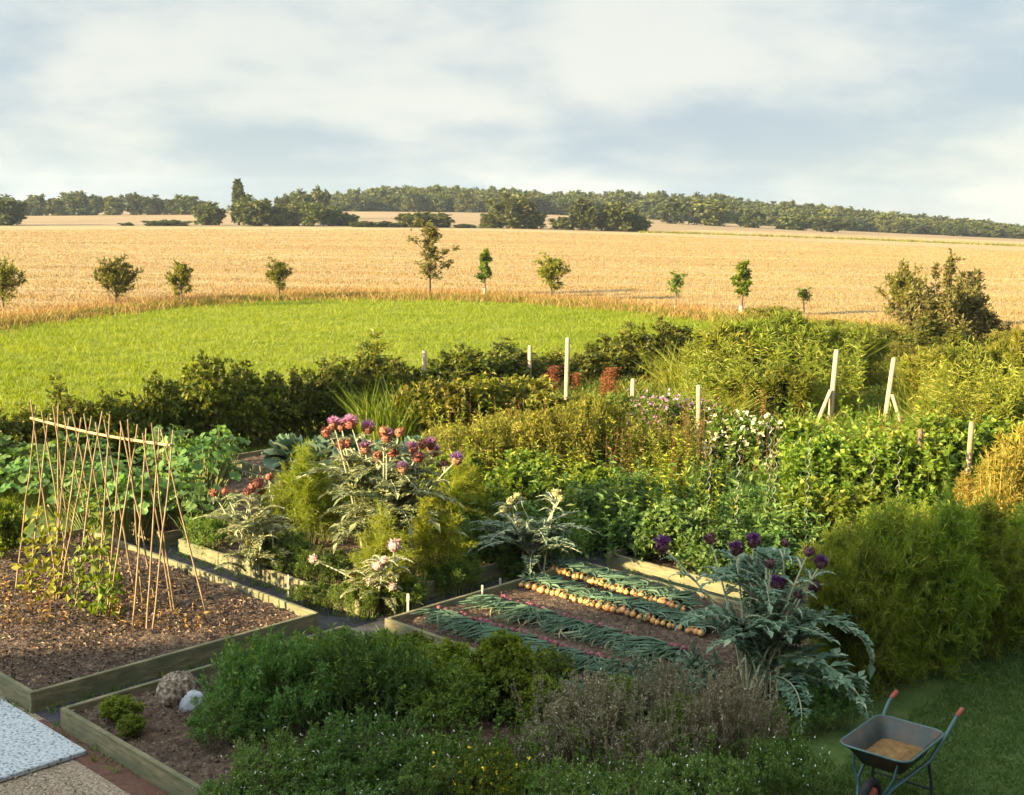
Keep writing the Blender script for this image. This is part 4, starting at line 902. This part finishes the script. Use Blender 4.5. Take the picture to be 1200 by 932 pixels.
kp = np.mod(Yv + .11 * a * Yv, 16.0) > .9; a, Yv = a[kp], Yv[kp]
tufts('stubble', on_ground(a, Yv, -.02), .15 + .05 * np.sin(Yv * .9 + a * 9) * np.sin(Yv * .23), LM['straw'], 4, np.repeat(.013 + .00022 * Yv, 4), 'golden cereal stubble standing in the field', 'stubble', .24, .3, .15)
n = 9000; a = rng.uniform(-.5, .5, n); Yv = Yedge(a) + rng.normal(size=n) * 1.3 + .3
tufts('field_margin_grass', on_ground(a, Yv, -.02), .22 + .5 * rng.random(n) ** 1.6, LM['dry'], 6, .022, 'tall dry tawny grass along the edge of the stubble', 'grass', .18, .3)
n = 3200; a = rng.uniform(-.5, .2, n); Yv = Yedge(a) + rng.normal(size=n) * .5 - .5
tufts('margin_green_grass', on_ground(a, Yv, -.02), .4, LM['weedgold'], 6, .03, 'olive tinted rough grass where the meadow meets the stubble', 'grass', .15, .35)
n = 1300; a = rng.uniform(.1, .5, n); Yv = np.interp(a, [.1, .16, 1], [DA, 262, 262]) + rng.normal(size=n) * .8
tufts('far_verge_grass', on_ground(a, Yv, -.02), .55 * (.3 + rng.random(n)), LM['olive'], 5, .14, 'thin dark verge crossing the far stubble on the right', 'grass', .4, .3)
# rough ground cover between the hedge, the plot and the field
n = 9000; a = rng.uniform(-.2, .46, n); y1 = np.where(a > .16, Yedge(a), Yhedge(a)); Yv = 19.5 + (y1 - 19.5) * rng.random(n)
P = on_ground(a, Yv); keep = (P[:, 0] > -1.5) ; P = P[keep]
tufts('rough_grass', P, .45 + .35 * rng.random(len(P)), LM['olive'], 9, .022, 'rough olive grass between the bushes', 'grass', .2, .4)
n = 5000; Pw = on_ground(rng.uniform(-.05, .42, n), rng.uniform(16.5, 34, n)); k = 14
loc_ = (Rb.T @ (Pw - [-1.55, 13.6, 0]).T).T
Pw = Pw[~((loc_[:, 0] > -.2) & (loc_[:, 0] < 4.4) & (loc_[:, 1] < 3.7))]
Q = np.repeat(Pw, k, 0) + rng.normal(size=(len(Pw) * k, 3)) * [.14, .14, 0]; Q[:, 2] = rng.uniform(.02, .42, len(Q))
tag(MB().leaves(Q, nrm(rng.normal(size=Q.shape) + [0, 0, .6]), .09, .04, rng).build('ground_weeds', LM['mid']), 'mixed low green weeds covering the ground of the plot', 'weeds', kind='stuff')
bw = []
for (o, (x0, x1), ly, lab) in beds:
    for _ in range(150):
        e_ = int(rng.integers(0, 4)); xx, yy = rng.uniform(x0, x1), rng.uniform(0, ly)
        if e_ == 0: yy = -.06
        if e_ == 1: yy = ly + .06
        if e_ == 2: xx = x0 - .06
        if e_ == 3: xx = x1 + .06
        bw.append(Lp(o, xx, yy + rng.normal() * .02, 0))
tufts('path_weeds', np.array(bw), .05 + .12 * rng.random(len(bw)) ** 2, LM['mid'], 6, .012, 'small weeds sprouting along the feet of the bed boards', 'weeds', .05, .7)
def wild(name, n, x0, x1, y0, y1, h0, h1, leafc, L, Wd, nl, label):
    B = np.array([G(rng.uniform(x0, x1), rng.uniform(y0, y1)) for _ in range(n)]); hh = rng.uniform(h0, h1, n)
    T = B + np.stack([rng.normal(size=n) * .1, rng.normal(size=n) * .1, hh], 1); ml = MB()
    ml.stems(B, (B + T) / 2, T, .006, .003)
    t = (.25 + .75 * rng.random((n, nl, 1))); Pq = (B[:, None] + (T - B)[:, None] * t).reshape(-1, 3)
    D = nrm(rng.normal(size=Pq.shape) * [1, 1, .5] + [0, 0, .5])
    ml.leaves(Pq, D, L * (.5 + rng.random(len(Pq))), Wd * (.5 + rng.random(len(Pq))), rng)
    tag(ml.build(name, LM[leafc]), label, 'weeds', kind='stuff')
wild('golden_weed_stems', 260, 500, 830, 530, 600, .6, 1.35, 'weedgold', .07, .022, 26, 'tangle of golden seeding weed stems across the middle of the plot')
wild('lime_weed_stems', 300, 500, 850, 520, 650, .5, 1.25, 'lime', .08, .025, 24, 'loose yellow green weed stems among the clumps in the middle of the plot')
wild('pale_seed_stems', 180, 520, 900, 530, 600, .8, 1.5, 'dry', .035, .014, 30, 'pale dry seed stems standing above the weeds')
wild('green_weed_stems', 260, 560, 960, 590, 670, .4, 1.0, 'deep', .1, .045, 20, 'dark green weed stems behind the onion bed')
wild('tall_green_stems', 420, 800, 1010, 455, 505, .9, 1.9, 'reed', .16, .028, 28, 'tall upright green stems left of the braced posts')
wild('tall_tufted_stems', 480, 1072, 1240, 485, 535, .9, 1.8, 'reed', .14, .03, 26, 'tall upright yellowish stems right of the braced posts')
wild('currant_shoots', 200, 900, 1130, 545, 620, .6, 1.4, 'fresh', .1, .075, 18, 'leafy shoots sticking up out of the currant bushes')
wild('dead_stems', 90, -20, 240, 700, 752, .12, .4, 'dry', .06, .02, 8, 'dead brown bean stems left on the soil of the bean bed')
wild('upright_herb_stems', 300, 270, 520, 825, 872, .4, .8, 'mid', .06, .016, 40, 'loose upright green herb stems in the foreground bed')
wild('bright_herb_stems', 80, 440, 640, 815, 860, .35, .62, 'fresh', .06, .025, 34, 'bright green leafy stems between the foreground herbs and the onion bed')
wild('wispy_seed_stems', 190, 620, 905, 862, 925, .45, .85, 'greybrown', .022, .011, 55, 'wispy grey mauve seeding stems at the bottom right of the foreground bed')
wild('grey_leafy_stems', 40, 720, 840, 800, 840, .2, .42, 'cardoongrey', .12, .04, 18, 'grey green leafy stems at the front right of the onion bed')
wild('low_green_stems', 260, 300, 950, 900, 960, .25, .6, 'mid', .045, .016, 30, 'low loose green stems along the bottom of the picture')
# lawn blades at the lower right and by the cabbage bed
n = 42000; xy = np.stack([rng.uniform(2.2, 8.5, n), rng.uniform(7.5, 15.5, n)], 1)
l0, l1 = G(935, 935), G(1200, 742); dl = (l1 - l0) / np.linalg.norm(l1 - l0)
side = (xy[:, 0] - l0[0]) * dl[1] - (xy[:, 1] - l0[1]) * dl[0]
xy = xy[side > 0]
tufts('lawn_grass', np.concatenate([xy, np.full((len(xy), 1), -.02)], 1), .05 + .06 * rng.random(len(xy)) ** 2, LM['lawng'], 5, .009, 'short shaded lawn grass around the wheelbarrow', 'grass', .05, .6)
n = 5000; a = rng.uniform(-.5, -.08, n); Yv = Yhedge(a) - rng.uniform(.2, 2.6, n); 
tufts('hedge_foot_grass', on_ground(a, Yv, -.02), .12, LM['fresh'], 5, .014, 'green grass strip along the foot of the hedge', 'grass', .1, .5)

# ================================================================== YOUNG TREES ALONG THE FIELD EDGE
YT = {'bush': make_tree('young_tree', 201, 2.6, 2.6, 0.45, 'olive', ns=60, nsub=12, nl=9, L=.11, Wd=.06, sub=.36, tr=.05),
      'ball': make_tree('young_tree', 202, 2.4, 1.7, .7, 'olive', ns=44, nsub=12, nl=8, L=.11, Wd=.06, sub=.28, tr=.045),
      'open': make_tree('young_tree', 203, 3.5, 2.0, .8, 'scrubby', ns=34, nsub=9, nl=7, L=.12, Wd=.065, sub=.3, tr=.05, shape='open', jit=.4),
      'cone': make_tree('young_tree', 204, 2.4, 1.0, .9, 'fresh', ns=26, nsub=12, nl=8, L=.13, Wd=.08, sub=.2, tr=.06, shape='cone', guard=True),
      'sparse': make_tree('young_tree', 205, 2.2, 1.4, .6, 'mid', ns=18, nsub=9, nl=5, L=.12, Wd=.06, sub=.22, tr=.04, shape='open', guard=True)}
for ty, x, y, w_, h_, lab in [
    ('bush', 4, 362, 66, 62, 'bushy young tree cut by the left edge of the picture'), ('bush', 136, 357, 66, 58, 'wide bushy young tree with a spiky top at the left of the meadow edge'),
    ('ball', 213, 360, 40, 54, 'round headed young tree on a clear stem, left of the picture'), ('ball', 327, 352, 34, 48, 'small round young tree standing alone in the dry grass'),
    ('open', 503, 347, 78, 86, 'tallest young tree with open brownish crown at the meadow edge'), ('cone', 568, 350, 22, 56, 'slim pointed young tree with a pale guard on its stem'),
    ('ball', 646, 353, 44, 54, 'round bright green young tree right of the slim pointed one'), ('sparse', 791, 366, 34, 52, 'small young tree with pale guard above the meadow corner'),
    ('cone', 868, 372, 32, 64, 'narrow upright young tree above the tall grass'), ('sparse', 942, 368, 30, 34, 'sparse thin young tree in the dry grass right of centre'),
    ('bush', 1055, 386, 56, 80, 'bushy green young tree with pale stem beside the brown scrub')]:
    p = G(x, y); m = mpp(p); mas = YT[ty]
    mas.put(p, w_ * m / mas.w, h_ * m * 1.02 / mas.h, lab, 'young trees along the field edge')
SCRUB = make_shrub('scrub_bush', 'scrub', 210, 2.8, 3.2, 'scrubby', ns=60, nsub=16, nl=7, L=.14, Wd=.07, edge=.35, jit=.5, sub=.4, stem='stem_brown', rad=(.02, .006))
SCRUB.px(1110, 408, 128, 112, 'big loose brownish scrub bush at the right of the field edge')
SCRUB.px(1140, 408, 70, 60, 'low dark scrub bush at the foot of the big brownish one')
HS[0].px(1090, 420, 120, 46, 'low dark shrub in front of the brown scrub', None)
SPRIG.px(1168, 400, 26, 36, 'thin dark sapling right of the scrub bush', 'saplings in the hedge')
SPRIG.px(1178, 402, 20, 30, 'second thin dark sapling farther right of the scrub bush', 'saplings in the hedge')
for k, (x, y, w_, h_, c_) in enumerate([(1040, 412, 70, 34, 0), (1010, 415, 70, 38, 0), (975, 405, 70, 32, 1), (905, 392, 70, 34, 1), (1185, 420, 80, 34, 0), (1055, 440, 90, 40, 1)]):
    WEED[c_].px(x, y, w_, h_, 'low tawny weed clump in the rough strip below the field edge at the right', 'weeds in the rough strip at the field edge')

# ================================================================== FAR TREES
FT = [make_tree('broadleaf_tree', 220 + k, 10, 10, .15, c_, ns=95, nsub=14, nl=3, L=.95, Wd=.75, sub=1.2, tr=.35, jit=.22, cat='tree', tmin=.5, sink=.0) for k, c_ in enumerate(('far', 'far', 'farlite', 'far', 'farlite'))]
POP = make_tree('poplar_tree', 230, 10, 3.2, .6, 'far', ns=70, nsub=12, nl=4, L=.7, Wd=.5, sub=.7, tr=.25, jit=.08, tmin=.4, shape='cone')
def far_tree(x, Y, wpx, hpx, lab, group, mas=None, ytop=None, name=None, cat=None):
    p = P3(x, Y); m = mpp(p); ms_ = mas or FT[int(rng.integers(0, 5))]
    ms_.put(p - [0, 0, .4], wpx * m / ms_.w, hpx * m * 1.05 / ms_.h, lab, group, name=name, cat=cat)
g1 = 'hedgerow trees beyond the stubble'
for x, Y, w_, h_, lab in [
    (2, 266, 62, 36, 'large dark tree at the left edge beyond the stubble'), (245, 275, 40, 28, 'rounded tree left of the poplar'), (298, 268, 54, 36, 'broad round tree just right of the poplar'),
    (326, 275, 32, 26, 'small tree beside the broad round tree'), (346, 272, 38, 28, 'pale green tree in the hedgerow group right of the poplar'), (367, 270, 36, 28, 'second pale green tree in the hedgerow group'),
    (388, 275, 34, 24, 'tree at the end of the hedgerow group'), (406, 274, 32, 17, 'low tree trailing off the hedgerow group'),
    (486, 268, 56, 20, 'low domed tree at the field edge, centre left'), (515, 268, 38, 18, 'low domed tree right of its larger neighbour'),
    (600, 266, 66, 40, 'large round tree standing out in front of the wood'), (574, 267, 30, 20, 'small tree at the left foot of the large round tree'), (628, 268, 26, 22, 'small tree at the right foot of the large round tree'),
    (688, 266, 52, 38, 'broad bright tree in front of the wood right of the large round tree'), (722, 266, 54, 34, 'dark tree next to the broad bright one'), (660, 268, 34, 16, 'low bush left of the broad bright tree'), (748, 268, 30, 20, 'low dark bush right of the paired trees')]:
    far_tree(x, Y, w_, h_, lab, g1)
far_tree(280, 276, 18, 56, 'tall narrow poplar rising above the hedgerow', None, POP)
for x, Y, w_, h_, lab in [(332, 340, 26, 30, 'tree behind the hedgerow group'), (352, 350, 36, 35, 'tallest tree behind the hedgerow group'), (374, 350, 30, 38, 'tree between the hedgerow group and the wood')]:
    far_tree(x, Y, w_, h_, lab, g1, FT[0])
for x, w_, h_, lab in [(30, 26, 16, 'small far tree at the left end of the skyline row'), (46, 30, 22, 'far tree second in the skyline row'), (70, 34, 18, 'low far tree in the skyline row'), (92, 36, 27, 'tall rounded far tree in the skyline row'), (112, 24, 21, 'far tree right of the tall rounded one'), (133, 26, 20, 'flat topped far tree in the skyline row'),
                       (157, 24, 23, 'pointed far tree standing apart in the skyline row'), (180, 28, 21, 'airy far tree near the middle of the skyline row'), (204, 26, 18, 'far tree left of the pair in the skyline row'), (219, 30, 22, 'far tree at the right end of the skyline row'), (238, 30, 14, 'low far tree behind the rounded tree left of the poplar')]:
    far_tree(x, 430, w_ + 8, h_ + 2, lab, 'skyline trees at the left')
for x, w_, h_, lab in [(148, 20, 6, 'tiny clipped hedge piece at the far side of the stubble'), (186, 40, 9, 'low hedge piece along the far side of the stubble at the left'), (208, 36, 9, 'low hedge piece left of the rounded tree'), (430, 44, 9, 'low hedge piece right of the hedgerow group'), (456, 40, 9, 'low hedge piece left of the domed trees'), (545, 30, 7, 'low hedge piece right of the domed trees')]:
    far_tree(x, 266, w_, h_, lab, 'low hedge pieces beyond the stubble', FT[0], name='hedge', cat='hedge')
tx = [330, 385, 450, 560, 650, 740, 800, 830, 900, 980, 1050, 1110, 1190, 1300]; ty = [236, 229, 219, 221, 225, 226, 228, 229, 237, 243, 249, 254, 263, 270]
def wood_base(x, Y): p = P3(x, Y); _c = p - [0, 0, H]; yc = _c[1] * math.sin(PITCH) + _c[2] * math.cos(PITCH); zc = _c[1] * math.cos(PITCH) - _c[2] * math.sin(PITCH); return 466 - (yc / zc * F - math.sin(ROLL) * (x - 600))
for row, (Y, x0, dx) in enumerate([(555, 392, 12), (525, 388, 12), (495, 385, 10.5)]):
    x = x0
    while x < 1250:
        hp_ = max(9, wood_base(x, Y) - np.interp(x, tx, ty)) * (1.02 if row == 0 else rng.uniform(.72, .95) if row == 1 else rng.uniform(.5, .8))
        far_tree(x + rng.normal() * 2, Y + rng.normal() * 5, rng.uniform(26, 38), hp_ * rng.uniform(.93, 1.06), 'dark rounded tree of the long wood on the skyline', 'trees of the long wood')
        x += dx * rng.uniform(.8, 1.2)
for x, w_, h_, lab in [(790, 46, 34, 'broad tree at the front of the wood where the far strip begins'), (832, 56, 38, 'largest tree at the front of the wood, right of centre'), (880, 44, 26, 'rounded tree at the front of the wood above the narrow young tree'), (930, 46, 22, 'pale tree at the front of the wood, right half'), (968, 50, 22, 'broad low tree at the front of the wood, right half')]:
    far_tree(x, 400, w_, wood_base(x, 400) - np.interp(x, tx, ty) - (38 - h_) * .45 - 3, lab, 'trees at the front of the wood')

# ================================================================== HOUSE the view is taken from (behind and left of the camera)
m, nt, N, Lk = new_mat('brick'); tc = N('ShaderNodeTexCoord'); bk = N('ShaderNodeTexBrick')
bk.inputs['Color1'].default_value = (.28, .12, .08, 1); bk.inputs['Color2'].default_value = (.36, .17, .11, 1); bk.inputs['Mortar'].default_value = (.4, .36, .3, 1)
bk.inputs['Scale'].default_value = 4.5; mp = N('ShaderNodeMapping'); mp.inputs['Rotation'].default_value = (R(90), 0, 0)
Lk(tc.outputs['Object'], mp.inputs[0]); Lk(mp.outputs[0], bk.inputs['Vector']); pb = N('ShaderNodeBsdfPrincipled'); pb.inputs['Roughness'].default_value = .9
Lk(bk.outputs['Color'], pb.inputs['Base Color']); ou = N('ShaderNodeOutputMaterial'); Lk(pb.outputs[0], ou.inputs[0]); M['brick'] = m
M['tile'] = noise_mat('tile', [(.3, (.14, .06, .04)), (.7, (.28, .13, .09))], 6, 5, bump=.5, stretch=(1, 5, 1))
M['white_paint'] = noise_mat('white_paint', [(.3, (.72, .72, .7)), (.7, (.8, .8, .78))], 4, 3, bump=0, rough=.5)
M['glass'] = noise_mat('glass', [(.3, (.03, .035, .04)), (.7, (.05, .055, .06))], 1, 2, bump=0, rough=.08, spec=.8)
EAVE, RIDGE = 7.2, 11.4
hs = thing('brick_house', 'long brick farmhouse with a tiled gable roof standing behind the viewpoint', 'house', (0, -.9, 0))
WX0 = -27.5
MB().box((WX0, -7, 0), (10, 0, EAVE)).build('wall', M['brick'], hs)
rf = MB(); e = .3
def gable(x0, x1, y0, y1, axis):
    if axis == 'x':
        ym = (y0 + y1) / 2; V = [(x0, y0 - e, EAVE - .1), (x1, y0 - e, EAVE - .1), (x1, ym, RIDGE), (x0, ym, RIDGE), (x0, y1 + e, EAVE - .1), (x1, y1 + e, EAVE - .1)]
    else:
        xm = (x0 + x1) / 2; V = [(x0 - e, y0, EAVE - .1), (x0 - e, y1, EAVE - .1), (xm, y1, RIDGE), (xm, y0, RIDGE), (x1 + e, y0, EAVE - .1), (x1 + e, y1, EAVE - .1)]
    V = np.array(V); V2 = V - [0, 0, .15]
    rf.add(np.vstack([V, V2]), [(0, 1, 2, 3), (3, 2, 5, 4), (6, 9, 8, 7), (9, 10, 11, 8), (0, 6, 7, 1), (4, 5, 11, 10), (0, 3, 9, 6), (3, 4, 10, 9), (1, 7, 8, 2), (2, 8, 11, 5)])
gable(WX0 - .2, 10.2, -7, 0, 'x')
roof = rf.build('roof', M['tile'], hs)
for gx_ in (WX0 + .1, 9.7):
    MB().add([(gx_, -7, EAVE), (gx_, 0, EAVE), (gx_, -3.5, RIDGE - .25), (gx_ + .2, -7, EAVE), (gx_ + .2, 0, EAVE), (gx_ + .2, -3.5, RIDGE - .25)], [(0, 2, 1), (3, 4, 5)]).build('gable_wall', M['brick'], hs)
MB().box((4, -4.6, RIDGE - .6), (4.9, -3.7, RIDGE + 1.2)).build('chimney', M['brick'], roof)
for x in (-24, -20, -16, -12, -8, -4, .1, 3.7, 8):
    for z0 in (.9, 3.3):
        fw = MB().box((x - .6, .003, z0), (x + .6, .06, z0 + .06)).box((x - .6, .003, z0 + 1.24), (x + .6, .06, z0 + 1.3)).box((x - .6, .003, z0 + .063), (x - .53, .06, z0 + 1.237)).box((x + .53, .003, z0 + .063), (x + .6, .06, z0 + 1.237)).box((x - .03, .003, z0 + .063), (x + .03, .055, z0 + 1.237)).build('window', M['white_paint'], hs)
        MB().box((x - .527, .005, z0 + .063), (x - .033, .02, z0 + 1.237)).box((x + .033, .005, z0 + .063), (x + .527, .02, z0 + 1.237)).build('pane', M['glass'], fw)
dr = MB().box((5.3, .004, 0), (6.3, .06, 2.05)).build('door', M['white_paint'], hs)
MB().sphere((5.42, .09, 1.0), .035, 8, 6).build('handle', M['galv'], dr)

m, nt, N, Lk = new_mat('haze'); vp = N('ShaderNodeVolumePrincipled'); vp.inputs['Color'].default_value = (.72, .86, 1, 1); vp.inputs['Density'].default_value = .00014; vp.inputs['Anisotropy'].default_value = .2
ou = N('ShaderNodeOutputMaterial'); Lk(vp.outputs[0], ou.inputs['Volume'])
V = np.array([(x, y, z) for z in (-40, 30) for y in (-450, 1400) for x in (-1300, 1300)], float)
tag(MB().add(V, [(0, 2, 3, 1), (4, 5, 7, 6), (0, 1, 5, 4), (2, 6, 7, 3), (0, 4, 6, 2), (1, 3, 7, 5)]).build('haze', m), 'thin pale evening air over the fields', 'haze', kind='stuff')
# ================================================================== LIGHT, SKY, CAMERA
SUN_EL, SUN_AZ = 15.5, 30.0
sv = np.array([-math.cos(R(SUN_AZ)) * math.cos(R(SUN_EL)), -math.sin(R(SUN_AZ)) * math.cos(R(SUN_EL)), math.sin(R(SUN_EL))])
from mathutils import Vector
L = bpy.data.lights.new('sun', 'SUN'); L.energy = 5.0; L.angle = R(.6); L.color = (1, .77, .42)
lo = bpy.data.objects.new('sun', L); col.objects.link(lo); lo.rotation_euler = Vector(-sv).to_track_quat('-Z', 'Y').to_euler(); lo.location = (-30, -10, 30)
w = bpy.data.worlds.new('World'); scene.world = w; w.use_nodes = True; nt = w.node_tree; nt.nodes.clear(); N, Lk = nt.nodes.new, nt.links.new
sky = N('ShaderNodeTexSky'); sky.sky_type = 'NISHITA'; sky.sun_disc = False; sky.sun_elevation = R(SUN_EL); sky.sun_rotation = math.atan2(sv[0], sv[1]); sky.air_density = 1.0; sky.dust_density = .3; sky.ozone_density = 1.0
tc = N('ShaderNodeTexCoord'); sp = N('ShaderNodeSeparateXYZ'); Lk(tc.outputs['Generated'], sp.inputs[0])
ad = N('ShaderNodeMath'); ad.operation = 'ADD'; ad.inputs[1].default_value = .3; Lk(sp.outputs['Z'], ad.inputs[0])
mxz = N('ShaderNodeMath'); mxz.operation = 'MAXIMUM'; mxz.inputs[1].default_value = .05; Lk(ad.outputs[0], mxz.inputs[0])
dx = N('ShaderNodeMath'); dx.operation = 'DIVIDE'; Lk(sp.outputs['X'], dx.inputs[0]); Lk(mxz.outputs[0], dx.inputs[1])
dy = N('ShaderNodeMath'); dy.operation = 'DIVIDE'; Lk(sp.outputs['Y'], dy.inputs[0]); Lk(mxz.outputs[0], dy.inputs[1])
cb = N('ShaderNodeCombineXYZ'); Lk(dx.outputs[0], cb.inputs[0]); Lk(dy.outputs[0], cb.inputs[1])
def cloud(scale, seed, lo_, hi_, detail=7):
    mp = N('ShaderNodeMapping'); mp.inputs['Location'].default_value = seed; Lk(cb.outputs[0], mp.inputs[0])
    nz = N('ShaderNodeTexNoise'); nz.inputs['Scale'].default_value = scale; nz.inputs['Detail'].default_value = detail; nz.inputs['Roughness'].default_value = .55
    Lk(mp.outputs[0], nz.inputs['Vector'])
    mr = N('ShaderNodeMapRange'); mr.interpolation_type = 'SMOOTHSTEP'; mr.inputs['From Min'].default_value = lo_; mr.inputs['From Max'].default_value = hi_; Lk(nz.outputs['Fac'], mr.inputs['Value']); return mr.outputs[0]
c1 = cloud(1.0, (1.3, .4, 0), .4, .6); c2 = cloud(1.5, (6.4, 1.1, 3), .38, .62, 9)
CS = 1.0
ccol = N('ShaderNodeMix'); ccol.data_type = 'RGBA'; ccol.inputs[6].default_value = (5.75, 5.85, 5.45, 1); ccol.inputs[7].default_value = (3.4, 4.1, 4.55, 1); Lk(c2, ccol.inputs[0])
cf = N('ShaderNodeMapRange'); cf.inputs['To Min'].default_value = .88; cf.inputs['To Max'].default_value = .97; Lk(c1, cf.inputs['Value'])
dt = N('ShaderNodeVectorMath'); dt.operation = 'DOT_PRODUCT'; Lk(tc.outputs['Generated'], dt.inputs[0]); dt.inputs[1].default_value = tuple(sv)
gl_ = N('ShaderNodeMapRange'); gl_.inputs['From Min'].default_value = -.12; gl_.inputs['From Max'].default_value = 1; gl_.inputs['To Min'].default_value = 1; gl_.inputs['To Max'].default_value = 5.6; Lk(dt.outputs['Value'], gl_.inputs['Value'])  # unseen sky overhead and toward the sun brightened, added to fill the shade
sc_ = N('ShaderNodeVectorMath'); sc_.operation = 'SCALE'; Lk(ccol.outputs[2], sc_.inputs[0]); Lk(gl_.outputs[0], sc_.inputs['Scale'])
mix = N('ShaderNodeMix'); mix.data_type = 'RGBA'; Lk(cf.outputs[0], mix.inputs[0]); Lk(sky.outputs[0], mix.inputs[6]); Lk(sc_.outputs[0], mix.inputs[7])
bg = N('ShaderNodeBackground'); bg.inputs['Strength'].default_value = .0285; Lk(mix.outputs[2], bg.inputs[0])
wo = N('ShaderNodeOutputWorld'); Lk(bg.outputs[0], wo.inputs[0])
scene.view_settings.view_transform = 'Standard'; scene.view_settings.look = 'None'; scene.view_settings.exposure = 2.42; scene.view_settings.gamma = 1

cam = bpy.data.cameras.new('camera'); cam.sensor_width = 36; cam.sensor_fit = 'HORIZONTAL'; cam.lens = 36 * F / W0; cam.clip_end = 9000; cam.clip_start = .05
co = bpy.data.objects.new('camera', cam); col.objects.link(co); co.location = (0, 0, H)
from mathutils import Matrix
co.rotation_euler = (Matrix.Rotation(R(90) - PITCH, 3, 'X') @ Matrix.Rotation(ROLL, 3, 'Z')).to_euler()
scene.camera = co
scene.cycles.max_bounces = 6; scene.cycles.diffuse_bounces = 3; scene.cycles.transmission_bounces = 3
